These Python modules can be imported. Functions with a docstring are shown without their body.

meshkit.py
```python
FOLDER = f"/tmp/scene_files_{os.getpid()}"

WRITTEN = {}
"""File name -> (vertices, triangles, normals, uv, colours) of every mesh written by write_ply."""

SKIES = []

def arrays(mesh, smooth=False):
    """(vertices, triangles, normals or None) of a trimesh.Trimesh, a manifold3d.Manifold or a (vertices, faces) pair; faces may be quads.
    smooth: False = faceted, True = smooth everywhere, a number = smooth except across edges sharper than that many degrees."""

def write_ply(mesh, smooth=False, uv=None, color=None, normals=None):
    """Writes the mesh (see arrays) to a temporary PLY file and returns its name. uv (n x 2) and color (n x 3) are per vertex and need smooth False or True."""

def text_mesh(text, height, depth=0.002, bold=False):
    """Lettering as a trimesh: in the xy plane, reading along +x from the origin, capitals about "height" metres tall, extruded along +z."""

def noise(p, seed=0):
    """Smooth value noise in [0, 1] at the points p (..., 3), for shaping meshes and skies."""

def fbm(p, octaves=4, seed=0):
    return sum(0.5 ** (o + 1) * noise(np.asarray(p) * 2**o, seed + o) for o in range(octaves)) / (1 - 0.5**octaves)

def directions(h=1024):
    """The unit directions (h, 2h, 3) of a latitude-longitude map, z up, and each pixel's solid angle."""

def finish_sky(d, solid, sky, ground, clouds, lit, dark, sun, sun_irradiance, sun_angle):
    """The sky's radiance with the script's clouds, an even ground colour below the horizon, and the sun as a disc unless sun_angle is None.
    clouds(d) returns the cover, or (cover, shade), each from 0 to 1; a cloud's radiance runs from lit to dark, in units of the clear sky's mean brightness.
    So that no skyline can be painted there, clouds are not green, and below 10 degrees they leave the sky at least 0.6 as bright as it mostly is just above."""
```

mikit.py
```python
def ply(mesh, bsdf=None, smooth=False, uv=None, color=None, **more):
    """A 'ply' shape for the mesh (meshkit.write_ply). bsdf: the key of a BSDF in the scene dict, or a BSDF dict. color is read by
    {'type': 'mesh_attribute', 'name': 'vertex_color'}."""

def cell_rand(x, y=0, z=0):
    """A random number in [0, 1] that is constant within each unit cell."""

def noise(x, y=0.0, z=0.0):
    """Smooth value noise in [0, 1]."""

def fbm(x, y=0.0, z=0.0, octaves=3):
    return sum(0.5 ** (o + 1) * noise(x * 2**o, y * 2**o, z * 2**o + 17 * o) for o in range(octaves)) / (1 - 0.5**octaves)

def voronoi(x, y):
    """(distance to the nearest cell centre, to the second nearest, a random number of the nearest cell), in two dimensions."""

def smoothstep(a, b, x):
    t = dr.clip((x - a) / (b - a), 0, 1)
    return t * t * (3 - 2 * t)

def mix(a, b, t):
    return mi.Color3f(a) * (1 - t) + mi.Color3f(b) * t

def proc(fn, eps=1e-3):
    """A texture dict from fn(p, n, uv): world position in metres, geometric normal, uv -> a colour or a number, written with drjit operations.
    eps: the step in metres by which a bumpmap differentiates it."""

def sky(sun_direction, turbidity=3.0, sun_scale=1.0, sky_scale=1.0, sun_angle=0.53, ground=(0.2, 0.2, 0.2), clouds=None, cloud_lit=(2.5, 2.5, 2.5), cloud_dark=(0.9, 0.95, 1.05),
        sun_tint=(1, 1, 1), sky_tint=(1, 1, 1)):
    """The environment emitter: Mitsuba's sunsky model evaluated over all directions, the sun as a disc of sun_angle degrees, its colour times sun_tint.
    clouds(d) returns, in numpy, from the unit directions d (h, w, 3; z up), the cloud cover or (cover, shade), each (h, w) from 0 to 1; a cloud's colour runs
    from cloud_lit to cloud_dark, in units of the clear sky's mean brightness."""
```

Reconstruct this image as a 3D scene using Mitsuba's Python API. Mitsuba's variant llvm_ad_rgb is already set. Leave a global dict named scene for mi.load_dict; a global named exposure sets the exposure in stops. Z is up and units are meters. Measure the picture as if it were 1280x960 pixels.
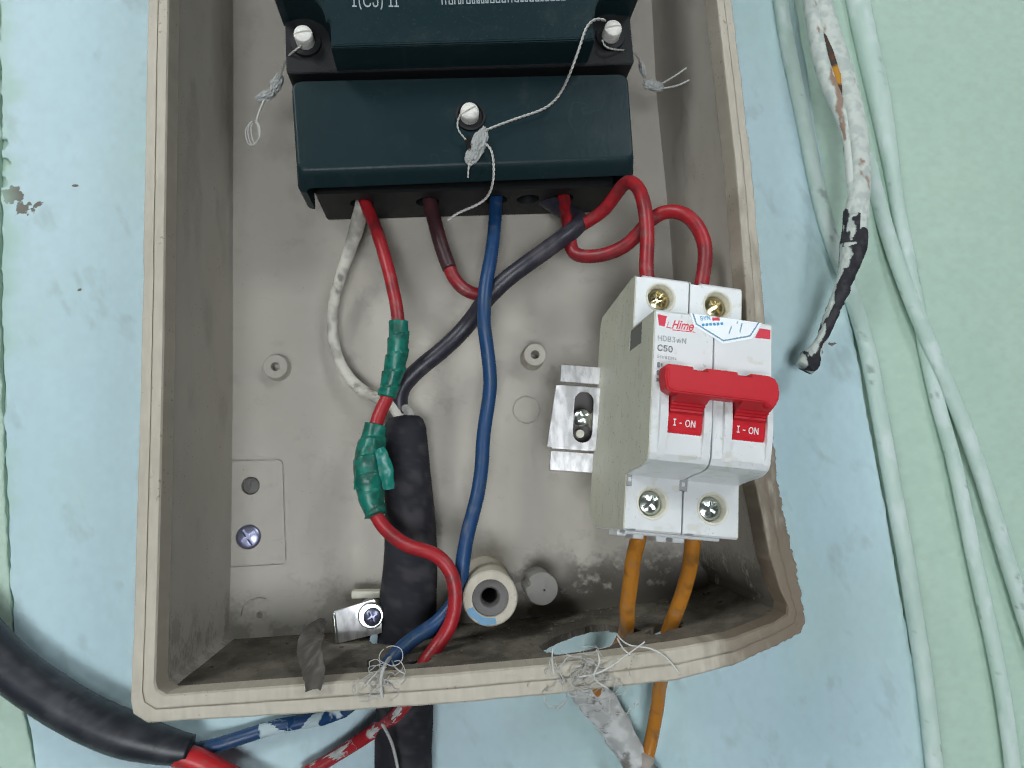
import math, random
import numpy as np, trimesh, drjit as dr, mitsuba as mi
import mikit, meshkit
from mikit import ply, proc, noise, fbm, smoothstep, mix
from manifold3d import Manifold, CrossSection, FillRule, Mesh
from scipy.interpolate import CubicSpline
from shapely.geometry import Polygon, Point, box as sbox, LineString
from shapely.ops import unary_union
from shapely import affinity

random.seed(5)
rng = np.random.default_rng(11)
T = mi.ScalarTransform4f
scene, labels = {'type': 'scene'}, {}

# ------------------------------------------------------------------ camera, light, exposure
# Lengths below are in millimetres in the frame of the wall (a = right, b = up, c = out of the wall); mm() turns them into
# world metres: x = a, y = -c, z = b. The wall is the plane y = 0, the camera hangs 0.29 m in front of it.
scene['camera'] = {'type': 'perspective', 'fov': 72.679, 'fov_axis': 'x', 'near_clip': 0.01, 'far_clip': 20.0,
                   'to_world': T().look_at(origin=[0, -0.29, 0], target=[0.10391196, -0.29 + 0.98718119, 0.12106146],
                                           up=[0.05344365, -0.12708668, 0.99045078])}
exposure = -0.2


def lamp(key, origin, target, w, h, rgb):
    scene[key] = {'type': 'rectangle', 'to_world': T().look_at(origin=origin, target=target, up=[0, 0, 1]) @ T().scale([w / 2, h / 2, 1]),
                  'bsdf': {'type': 'diffuse', 'reflectance': {'type': 'rgb', 'value': 0.5}},
                  'emitter': {'type': 'area', 'radiance': {'type': 'rgb', 'value': rgb}}}


# unseen area lamps left and upper right, an added low fill, weak light all round
lamp('left_lamp', [-0.80, -1.05, 0.92], [0, 0, 0], 0.42, 0.42, [19.5, 20.5, 20.4])
lamp('low_fill', [-0.12, -1.55, -0.38], [0, 0, 0], 0.5, 0.4, [22.0, 23.1, 24.0])  # added low fill lamp, brightens the wall under the box
lamp('right_lamp', [0.72, -1.2, 0.66], [0, 0, 0], 0.32, 0.4, [14.8, 16.0, 16.6])
scene['room_light'] = {'type': 'constant', 'radiance': {'type': 'rgb', 'value': [0.042, 0.046, 0.046]}}
for w_ in ('left_lamp', 'low_fill', 'right_lamp'):
    labels[w_] = {'kind': 'structure'}


# ------------------------------------------------------------------ helpers
def mm(v):
    v = np.asarray(v, float)
    return np.stack([v[..., 0], -v[..., 2], v[..., 1]], -1) / 1000.0


def arr(mesh):
    if hasattr(mesh, 'to_mesh'):
        m = mesh.to_mesh()
        return np.array(m.vert_properties[:, :3], float), np.array(m.tri_verts, int)
    if isinstance(mesh, (tuple, list)):
        v, f = np.asarray(mesh[0], float), np.asarray(mesh[1], int)
        if f.shape[1] == 4:
            f = np.vstack([f[:, [0, 1, 2]], f[:, [0, 2, 3]]])
        return v, f
    return np.array(mesh.vertices, float), np.array(mesh.faces, int)


def join(*meshes):
    vs, fs, n = [], [], 0
    for m in meshes:
        v, f = arr(m)
        vs.append(v); fs.append(f + n); n += len(v)
    return np.vstack(vs), np.vstack(fs)


used = {}


def numbered(key):
    used[key] = used.get(key, -1) + 1
    return key if used[key] == 0 else f'{key}_{used[key]:03d}'


def put(name, mesh, bsdf, parent=None, smooth=35, color=None, frame=None, label=None, cat=None, group=None, kind=None):
    """One entry of the scene: a mesh in wall millimetres (or in the millimetres of a frame (R, o))."""
    key = numbered(parent + '__' + name if parent else name)
    v, f = arr(mesh)
    if frame is not None:
        v = v @ np.asarray(frame[0]).T + np.asarray(frame[1])
    scene[key] = ply((mm(v), f), bsdf, smooth, color=color)
    tag(key, label, cat, group, kind)
    return key


def tag(key, label=None, cat=None, group=None, kind=None):
    d = {k: v for k, v in (('label', label), ('category', cat), ('group', group), ('kind', kind)) if v}
    if d:
        labels[key] = {**labels.get(key, {}), **d}


def thing(name, label, cat, group=None):
    key = numbered(name)
    tag(key, label, cat, group)
    return key


def spline(pts, step=1.2):
    p = np.asarray(pts, float)
    t = np.concatenate([[0], np.cumsum(np.sqrt(np.maximum(np.linalg.norm(np.diff(p, axis=0), axis=1), 1e-6)))])
    cs = CubicSpline(t, p, bc_type='natural')
    fine = cs(np.linspace(0, t[-1], 600))
    s = np.concatenate([[0], np.cumsum(np.linalg.norm(np.diff(fine, axis=0), axis=1))])
    n = max(3, int(s[-1] / step) + 1)
    u = np.linspace(0, s[-1], n)
    return np.stack([np.interp(u, s, fine[:, k]) for k in range(3)], -1), u


def tube(pts, r, n=14, step=1.2, flat=1.0, rough=0.0, seed=0, wobble=0.0, smooth_path=True, up=(0, 0, 1.0), rscale=5.0):
    """A swept tube with round caps; r: a number or a function (length along, angle) -> radius; flat: thickness along 'up' over width."""
    c, s = spline(pts, step) if smooth_path else (np.asarray(pts, float), np.concatenate([[0], np.cumsum(np.linalg.norm(np.diff(np.asarray(pts, float), axis=0), axis=1))]))
    if wobble:
        c = c + (np.stack([meshkit.fbm(np.stack([s / 14, s * 0 + 7 * k, s * 0 + seed], -1), 2) for k in range(3)], -1) - 0.5) * 2 * wobble
    t = np.gradient(c, axis=0); t /= np.linalg.norm(t, axis=1, keepdims=True)
    u0 = np.asarray(up, float)
    side = np.zeros_like(c)
    prev = None
    for i in range(len(c)):
        if flat != 1.0:
            b = np.cross(t[i], u0)
            if np.linalg.norm(b) < 0.15:
                b = prev if prev is not None else np.cross(t[i], [1, 0, 0.01])
        else:
            b = np.cross(t[0], [0.2, 0.1, 1.0]) if prev is None else prev
        b = b - t[i] * (b @ t[i])
        prev = side[i] = b / np.linalg.norm(b)
    norm = np.cross(side, t)
    ang = np.linspace(0, 2 * np.pi, n, endpoint=False)
    S, A = np.meshgrid(s, ang, indexing='ij')
    R = r(S, A) if callable(r) else np.full(S.shape, float(r))
    if rough:
        q = np.stack([S / rscale, np.cos(A) * 1.3 + seed, np.sin(A) * 1.3], -1)
        R = R * (1 + rough * 2 * (meshkit.fbm(q, 3, seed) - 0.5))
    v = c[:, None] + R[..., None] * (np.cos(A)[..., None] * side[:, None] + flat * np.sin(A)[..., None] * norm[:, None])
    m = len(c)
    i, j = np.meshgrid(np.arange(m - 1), np.arange(n), indexing='ij')
    k = (j + 1) % n
    q = np.stack([i * n + j, (i + 1) * n + j, (i + 1) * n + k, i * n + k], -1).reshape(-1, 4)
    f = np.vstack([q[:, [0, 1, 2]], q[:, [0, 2, 3]]])
    v = np.vstack([v.reshape(-1, 3), c[0] - t[0] * 0.25 * R[0].mean(), c[-1] + t[-1] * 0.25 * R[-1].mean()])
    e = np.arange(n)
    f = np.vstack([f, np.stack([e * 0 + m * n, e, (e + 1) % n], -1), np.stack([e * 0 + m * n + 1, (m - 1) * n + (e + 1) % n, (m - 1) * n + e], -1)])
    return v, f[:, ::-1]


def loft(rings, cap=True):
    rings = [np.asarray(r, float) for r in rings]
    n, m = len(rings[0]), len(rings)
    v = np.vstack(rings)
    i, j = np.meshgrid(np.arange(m - 1), np.arange(n), indexing='ij')
    k = (j + 1) % n
    q = np.stack([i * n + j, i * n + k, (i + 1) * n + k, (i + 1) * n + j], -1).reshape(-1, 4)
    f = np.vstack([q[:, [0, 1, 2]], q[:, [0, 2, 3]]])
    if cap:
        for r in (0, m - 1):
            v = np.vstack([v, rings[r].mean(0)])
            e = np.arange(n)
            f = np.vstack([f, np.stack([e + r * n, (e + 1) % n + r * n, e * 0 + len(v) - 1], -1)[:, ::(-1 if r == 0 else 1)]])
    tm = trimesh.Trimesh(v, f, process=False)
    trimesh.repair.fix_normals(tm)
    return np.array(tm.vertices), np.array(tm.faces)


def prism(poly, z0, z1, c=0.0):
    """A shapely polygon raised from z0 to z1, its upper edge chamfered by c."""
    polys = getattr(poly, 'geoms', [poly])
    out = []
    for p in polys:
        if c:
            inner = p.buffer(-c, join_style=2)
            cs = lambda g: CrossSection([np.array(g.exterior.coords)[:-1]] + [np.array(h.coords)[:-1] for h in g.interiors], )
            m = Manifold.extrude(cs_of(p), z1 - c - z0).translate([0, 0, z0])
            steps = 3
            for s in range(steps):
                a0, a1 = math.pi / 2 * s / steps, math.pi / 2 * (s + 1) / steps
                g = p.buffer(-c * (1 - math.cos(a1)), join_style=1)
                if g.is_empty:
                    break
                m = m + Manifold.extrude(cs_of(g), c * math.sin(a1) + 0.02).translate([0, 0, z1 - c - 0.02])
            out.append(m)
        else:
            out.append(Manifold.extrude(cs_of(p), z1 - z0).translate([0, 0, z0]))
    m = out[0]
    for o in out[1:]:
        m = m + o
    return m


def cs_of(p):
    gs = getattr(p, 'geoms', [p])
    loops = []
    for g in gs:
        loops += [np.array(g.exterior.coords)[:-1]] + [np.array(h.coords)[:-1] for h in g.interiors]
    return CrossSection([l.tolist() for l in loops], FillRule.EvenOdd)


def cbox(x0, x1, y0, y1, z0, z1, c=0.3):
    """A box with chamfered edges."""
    pts = []
    for a, x in ((1, x0), (-1, x1)):
        for b, y in ((1, y0), (-1, y1)):
            for d, z in ((1, z0), (-1, z1)):
                pts += [[x + a * c, y + b * c, z], [x + a * c, y, z + d * c], [x, y + b * c, z + d * c]]
    return Manifold.hull_points(pts)


def mesh_of(v, f):
    return Mesh(np.asarray(v, np.float32), np.asarray(f, np.uint32))


def rrect(x0, x1, y0, y1, r):
    return sbox(x0 + r, y0 + r, x1 - r, y1 - r).buffer(r, quad_segs=4)


def lathe(profile, n=32, center=(0, 0, 0)):
    """(radius, height) pairs turned about the c axis."""
    p = np.asarray(profile, float)
    a = np.linspace(0, 2 * np.pi, n, endpoint=False)
    v = np.stack([p[:, None, 0] * np.cos(a), p[:, None, 0] * np.sin(a), np.repeat(p[:, 1:2], n, 1)], -1).reshape(-1, 3) + np.asarray(center, float)
    i, j = np.meshgrid(np.arange(len(p) - 1), np.arange(n), indexing='ij')
    k = (j + 1) % n
    q = np.stack([i * n + j, i * n + k, (i + 1) * n + k, (i + 1) * n + j], -1).reshape(-1, 4)
    return v, np.vstack([q[:, [0, 1, 2]], q[:, [0, 2, 3]]])


def lettering(text, height, origin, depth=0.12, bold=False, shear=0.0, turn=0.0, width=None):
    m = meshkit.text_mesh(text, height, depth, bold)
    v, f = np.array(m.vertices), np.array(m.faces)
    v[:, 0] -= v[:, 0].min()
    if width:
        v[:, 0] *= width / v[:, 0].max()
    v[:, 0] += v[:, 1] * shear
    c, s = math.cos(turn), math.sin(turn)
    v = np.stack([c * v[:, 0] - s * v[:, 1], s * v[:, 0] + c * v[:, 1], v[:, 2]], -1)
    return v + np.asarray(origin, float), f


def screw_head(r, h, kind='cross', turn=0.3, dome=0.35):
    """A domed screw head with its recess, standing on c = 0."""
    prof = [(0, 0), (r, 0), (r, h * 0.55), (r * 0.93, h * 0.8), (r * 0.7, h), (r * 0.35, h * 1.1), (0, h * 1.13)]
    m = Manifold.revolve(CrossSection([[list(p) for p in prof]], FillRule.EvenOdd), 28)
    def slot(w, l, a, d):
        return Manifold.cube([l, w, 4], True).translate([0, 0, h * 1.13 - d + 2]).rotate([0, 0, math.degrees(a)])
    if kind in ('cross', 'pozi'):
        m = m - slot(r * 0.3, r * 1.45, turn, h * 1.05) - slot(r * 0.3, r * 1.45, turn + math.pi / 2, h * 1.05)
    if kind == 'pozi':
        m = m - slot(r * 0.13, r * 1.25, turn + math.pi / 4, h * 0.6) - slot(r * 0.13, r * 1.25, turn - math.pi / 4, h * 0.6)
    if kind == 'slot':
        m = m - slot(r * 0.2, r * 2.4, turn, h * 0.5)
    return m


def moved(mesh, o, rot=None):
    v, f = arr(mesh)
    if rot is not None:
        v = v @ np.asarray(rot).T
    return v + np.asarray(o, float), f


def swell(mesh, mask, t):
    """Layers that stand proud of what they cover: vertices moved out along their normals."""
    v, f = mesh
    nrm = np.array(trimesh.Trimesh(v, f, process=False).vertex_normals)
    return v + nrm * (np.asarray(mask) * t)[:, None], f


def vnoise(v, scale, seed=0, octaves=3):
    return meshkit.fbm(np.asarray(v) / scale, octaves, seed)


def sstep(a, b, x):
    t = np.clip((x - a) / (b - a), 0, 1)
    return t * t * (3 - 2 * t)


def mixc(a, b, t):
    return np.asarray(a) * (1 - t[:, None]) + np.asarray(b) * t[:, None]


# ------------------------------------------------------------------ materials
def rgb(*c):
    return {'type': 'rgb', 'value': list(c)}


def principled(key, base, rough=0.5, spec=0.5, metallic=0.0, bump=None, bump_scale=1.0, **more):
    b = {'type': 'principled', 'base_color': base if isinstance(base, dict) else rgb(*base), 'roughness': rough, 'specular': spec, 'metallic': metallic, **more}
    if bump is not None:
        b = {'type': 'bumpmap', 'arbitrary': bump, 'scale': bump_scale, 'bsdf': b}
    scene[key] = {'type': 'twosided', 'bsdf': b}
    return key


VC = {'type': 'mesh_attribute', 'name': 'vertex_color'}
principled('cable_skin', VC, 0.42, 0.5)
principled('matt_skin', VC, 0.8, 0.25)
principled('tape_skin', VC, 0.36, 0.45)


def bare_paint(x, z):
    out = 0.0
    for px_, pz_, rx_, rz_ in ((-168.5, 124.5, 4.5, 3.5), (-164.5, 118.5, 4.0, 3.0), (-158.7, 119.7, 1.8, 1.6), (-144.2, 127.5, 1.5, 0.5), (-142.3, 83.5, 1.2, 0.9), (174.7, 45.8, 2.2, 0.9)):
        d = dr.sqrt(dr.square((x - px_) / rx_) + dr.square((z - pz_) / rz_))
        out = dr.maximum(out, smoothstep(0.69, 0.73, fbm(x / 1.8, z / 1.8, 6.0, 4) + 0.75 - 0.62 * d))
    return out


def wall_colour(p, n, uv):
    x, z = p.x * 1000, p.z * 1000
    m = fbm(x / 60, z / 60, 3.0, 4)
    c = mix((0.38, 0.52, 0.435), (0.44, 0.57, 0.48), m)
    fine = fbm(x / 3.5, z / 2.5, 9.0, 3)
    c = c * (0.95 + 0.1 * fine)
    return c


def board_colour(p, n, uv):
    x, z = p.x * 1000, p.z * 1000
    m = fbm(x / 70 + 4, z / 110, 5.0, 4)
    c = mix((0.40, 0.56, 0.62), (0.49, 0.62, 0.65), m)
    green = smoothstep(0.4, 0.85, fbm(x / 40, z / 70, 33.0, 4)) * 0.45
    c = mix(c, (0.40, 0.56, 0.50), green)
    fine = fbm(x / 2.5, z / 3.5, 2.0, 3)
    c = c * (0.96 + 0.08 * fine)
    # soft old smears, and places where the paint is gone down to the dark ground
    smear = smoothstep(0.62, 0.85, fbm((x + 0.4 * z) / 9, (z - 0.4 * x) / 16, 41.0, 4))
    c = mix(c, (0.27, 0.36, 0.36), smear * 0.35)
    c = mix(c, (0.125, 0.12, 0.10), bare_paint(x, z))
    edge = smoothstep(10, 0, x + 168 + 12 * fbm(z / 9, 3.0, 1.0, 3)) * 0.6
    return mix(c, (0.33, 0.50, 0.40), edge)


def roller(p, n, uv):
    x, z = p.x * 1000, p.z * 1000
    return fbm(x / 4, z / 3, 1.0, 3) * 0.6 + fbm(x / 25, z / 40, 6.0, 2)


principled('wall_paint', proc(wall_colour), 0.6, 0.35, bump=proc(roller, 4e-4), bump_scale=0.0008)
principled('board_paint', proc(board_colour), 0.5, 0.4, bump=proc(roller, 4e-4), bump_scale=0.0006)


def box_colour(base_a, base_b):
    def fn(p, n, uv):
        x, y, z = p.x * 1000, -p.y * 1000, p.z * 1000
        m = fbm(x / 22, z / 22, y / 22, 4)
        c = mix(base_a, base_b, m)
        speck = smoothstep(0.83, 0.92, noise((x + 0.6 * z) / 0.7, (z - 0.6 * x) / 0.7, y / 0.7)) * smoothstep(0.5, 0.68, fbm(x / 14, z / 14, y / 14 + 5, 3))
        c = mix(c, (0.10, 0.09, 0.075), speck * 0.6)
        g = fbm(x / 9, z / 7, y / 8, 5)
        grain = fbm(x / 1.1, z / 1.1, y / 1.1, 2)
        # soot and settled dirt lying where the photograph shows it: along the bottom, thickest below the breaker
        low = smoothstep(-24, -50, z + 14 * (g - 0.5)) * (0.4 + 0.6 * smoothstep(0, 45, x))
        dirt = smoothstep(0.48, 0.66, g * 0.75 + 0.42 * low + 0.2 * (grain - 0.5)) * (0.12 + 0.88 * low)
        c = mix(c, (0.07, 0.062, 0.05), dirt * 0.85)
        scuff = smoothstep(0.6, 0.76, fbm(x / 16 + 30, z / 30, y / 16, 5)) * (0.3 + 0.7 * grain)
        hair = smoothstep(0.008, 0.001, dr.abs(fbm(x / 19 + z / 40, z / 13, y / 13, 3) - 0.5)) * smoothstep(0.52, 0.66, fbm(x / 10, z / 10, y / 10 + 2, 3))
        c = mix(c, (0.22, 0.20, 0.17), hair * 0.14)
        return mix(c, (0.20, 0.18, 0.15), scuff * 0.4)
    return fn


def rim_colour(p, n, uv):
    x, y, z = p.x * 1000, -p.y * 1000, p.z * 1000
    c = mix((0.40, 0.365, 0.295), (0.48, 0.44, 0.365), fbm(x / 15, z / 15, 2.0, 4))
    grain = fbm(x / 1.4, z / 6, 4.0, 3)
    c = c * (0.92 + 0.16 * grain)
    # the right leg and the bottom right corner are stained and abraded
    where = smoothstep(55, 104, x + 14 * (fbm(x / 8, z / 8, 7.0, 3) - 0.5)) * smoothstep(190, -60, z)
    stain = smoothstep(0.34, 0.62, 0.6 * fbm(x / 3, z / 11, 12.0, 4) + 0.5 * where - 0.1)
    c = mix(c, (0.17, 0.135, 0.10), stain * where)
    speck = smoothstep(0.8, 0.92, noise((x + 0.6 * z) / 0.8, (z - 0.6 * x) / 0.8, y)) * smoothstep(0.55, 0.7, fbm(x / 11, z / 11, 8.0, 3))
    return mix(c, (0.12, 0.10, 0.08), speck * 0.6)


def fine_grain(p, n, uv):
    x, y, z = p.x * 1000, -p.y * 1000, p.z * 1000
    return fbm(x / 0.9, z / 0.9, y / 0.9, 2) + 0.9 * fbm(x / 5, z / 5, y / 5, 2)


principled('box_plastic', proc(box_colour((0.355, 0.33, 0.285), (0.435, 0.405, 0.355))), 0.52, 0.4, bump=proc(fine_grain, 2e-4), bump_scale=0.00012)


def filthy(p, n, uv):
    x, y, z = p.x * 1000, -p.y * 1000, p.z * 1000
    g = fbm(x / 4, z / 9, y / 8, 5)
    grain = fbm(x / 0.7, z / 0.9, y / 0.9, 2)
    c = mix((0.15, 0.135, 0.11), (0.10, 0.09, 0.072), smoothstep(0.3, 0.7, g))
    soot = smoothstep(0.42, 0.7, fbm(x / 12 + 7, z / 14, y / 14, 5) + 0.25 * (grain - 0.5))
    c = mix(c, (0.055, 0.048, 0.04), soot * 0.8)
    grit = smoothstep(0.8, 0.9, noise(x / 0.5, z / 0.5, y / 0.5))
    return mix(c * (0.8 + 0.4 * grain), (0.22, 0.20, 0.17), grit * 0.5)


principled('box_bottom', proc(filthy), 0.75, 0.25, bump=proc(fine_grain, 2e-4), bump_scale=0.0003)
principled('box_rim', proc(rim_colour), 0.55, 0.4, bump=proc(fine_grain, 2e-4), bump_scale=0.0002)


def meter_colour(p, n, uv):
    x, y, z = p.x * 1000, -p.y * 1000, p.z * 1000
    c = mix((0.007, 0.020, 0.025), (0.010, 0.026, 0.030), fbm(x / 20, z / 20, y / 20, 3))
    dust = smoothstep(0.55, 0.8, fbm(x / 9, z / 9, y / 9, 4)) * fbm(x / 0.8, z / 0.8, y / 0.8, 2)
    hair = smoothstep(0.010, 0.002, dr.abs(fbm(x / 16 + z / 60, z / 11, 4.0, 3) - 0.5)) * smoothstep(0.5, 0.65, fbm(x / 13, z / 13, 9.0, 3))
    mote = smoothstep(0.86, 0.94, noise((x + 0.6 * z) / 0.6, (z - 0.6 * x) / 0.6, y / 0.6))
    c = mix(c, (0.06, 0.07, 0.075), hair * 0.10 + mote * 0.3)
    return mix(c, (0.07, 0.075, 0.075), dust * 0.2)


principled('meter_plastic', proc(meter_colour), 0.38, 0.18, bump=proc(fine_grain, 2e-4), bump_scale=0.00006)
principled('meter_black', (0.008, 0.009, 0.010), 0.55, 0.3)


def yellowed(p, n, uv):
    x, y, z = p.x * 1000, -p.y * 1000, p.z * 1000
    c = mix((0.48, 0.48, 0.39), (0.56, 0.56, 0.46), fbm(x / 8, z / 14, y / 8, 4))
    scratch = smoothstep(0.66, 0.74, fbm(x / 5 + y / 9, z / 5, y / 1.1, 4))
    speck = smoothstep(0.76, 0.82, fbm(x / 0.8, z / 0.8, y / 0.8, 2))
    c = mix(c, (0.33, 0.32, 0.26), scratch * 0.5)
    return mix(c, (0.16, 0.15, 0.12), speck * 0.6)


def breaker_white(p, n, uv):
    x, y, z = p.x * 1000, -p.y * 1000, p.z * 1000
    c = mix((0.62, 0.64, 0.645), (0.67, 0.69, 0.695), fbm(x / 10, z / 10, y / 10, 3))
    smear = smoothstep(0.6, 0.75, fbm(x / 3.5, z / 3, y / 3, 4))
    grit = smoothstep(0.80, 0.9, noise((x + 0.5 * z) / 0.6, (z - 0.5 * x) / 0.6, y / 0.6)) * smoothstep(0.5, 0.7, fbm(x / 6, z / 6, y / 6, 3))
    c = mix(c, (0.25, 0.24, 0.20), grit * 0.5)
    return mix(c, (0.54, 0.53, 0.45), smear * 0.5)


principled('breaker_white', proc(breaker_white), 0.32, 0.5)
principled('breaker_side', proc(yellowed), 0.5, 0.4)
principled('red_plastic', (0.50, 0.010, 0.020), 0.42, 0.35)
principled('red_print', (0.62, 0.045, 0.075), 0.5, 0.3)
principled('grey_print', (0.20, 0.21, 0.23), 0.6, 0.3)
principled('dark_print', (0.09, 0.10, 0.11), 0.6, 0.3)
principled('white_print', (0.62, 0.62, 0.62), 0.6, 0.3)
principled('pale_print', (0.34, 0.38, 0.40), 0.6, 0.3)
principled('blue_print', (0.03, 0.25, 0.50), 0.5, 0.3)
principled('steel_blue_print', (0.14, 0.26, 0.36), 0.5, 0.3)
principled('sticker_paper', (0.80, 0.85, 0.88), 0.35, 0.5)
principled('seam_grey', (0.33, 0.34, 0.35), 0.5, 0.4)
principled('smoke_grey', (0.12, 0.13, 0.12), 0.45, 0.5)
principled('ivory_plastic', (0.62, 0.60, 0.50), 0.45, 0.5)
principled('bead_white', (0.72, 0.71, 0.66), 0.5, 0.5)
principled('dark_hole', (0.012, 0.011, 0.010), 0.8, 0.2)
principled('boss_lining', (0.13, 0.125, 0.12), 0.6, 0.3)
principled('blue_smear', (0.14, 0.28, 0.42), 0.6, 0.3)
principled('dust_grey', (0.26, 0.25, 0.235), 0.8, 0.2)
principled('string_grey', (0.42, 0.42, 0.40), 0.75, 0.3)
principled('string_white', (0.56, 0.57, 0.55), 0.7, 0.3)
principled('seal_plastic', (0.33, 0.34, 0.33), 0.5, 0.5)


def galvanised(p, n, uv):
    x, y, z = p.x * 1000, -p.y * 1000, p.z * 1000
    return mix((0.50, 0.50, 0.50), (0.86, 0.85, 0.86), smoothstep(0.3, 0.7, fbm(x / 2.2, z / 5, y / 3, 4)))


principled('zinc', proc(galvanised), 0.42, 0.5, metallic=1.0)
principled('brass', (0.46, 0.40, 0.24), 0.25, 0.5, metallic=1.0)
principled('nickel', (0.62, 0.66, 0.62), 0.22, 0.5, metallic=1.0)
principled('blued_steel', (0.26, 0.27, 0.38), 0.35, 0.5, metallic=0.9)
principled('wire_steel', (0.50, 0.49, 0.46), 0.45, 0.5, metallic=0.5)

# ------------------------------------------------------------------ the wall and the painted board on it
g = 90
xs, zs = np.meshgrid(np.linspace(-900, 900, g), np.linspace(-900, 900, g), indexing='ij')
wv = np.stack([xs, zs, -3.0 + 0.8 * (meshkit.fbm(np.stack([xs / 70, zs / 90, xs * 0], -1), 3) - 0.5)], -1).reshape(-1, 3)
i, j = np.meshgrid(np.arange(g - 1), np.arange(g - 1), indexing='ij')
wf = np.stack([i * g + j, (i + 1) * g + j, (i + 1) * g + j + 1, i * g + j + 1], -1).reshape(-1, 4)
put('wall', (wv, wf), 'wall_paint', smooth=True, kind='structure', label='mint green painted wall behind the meter box')

edge_left = np.array([(-179.2, 270, 0), (-175.6, 210.2, 0), (-173.4, 167.1, 0), (-172.8, 139.2, 0), (-172.2, 95.2, 0), (-170.8, 56, 0), (-167.8, -3.6, 0), (-164.5, -51.6, 0), (-160.7, -75, 0), (-155.9, -98.2, 0), (-151.5, -131.9, 0)])
edge_right = np.array([(175.1, 279, 0), (178.2, 187.2, 0), (180.2, 143.5, 0), (182.9, 86, 0), (186.3, 30.7, 0), (189, -15.3, 0), (191.6, -59.9, 0), (193.5, -102.9, 0), (195.4, -138.2, 0), (196.7, -172.4, 0)])


def ragged(line, amp, step=1.0, seed=0):
    p = line[:, :2]
    s = np.concatenate([[0], np.cumsum(np.linalg.norm(np.diff(p, axis=0), axis=1))])
    u = np.arange(0, s[-1], step)
    q = np.stack([np.interp(u, s, p[:, k]) for k in (0, 1)], -1)
    q[:, 0] += amp * 2 * (meshkit.fbm(np.stack([u / 7, u * 0 + seed, u * 0], -1), 4) - 0.5)
    return q


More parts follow.
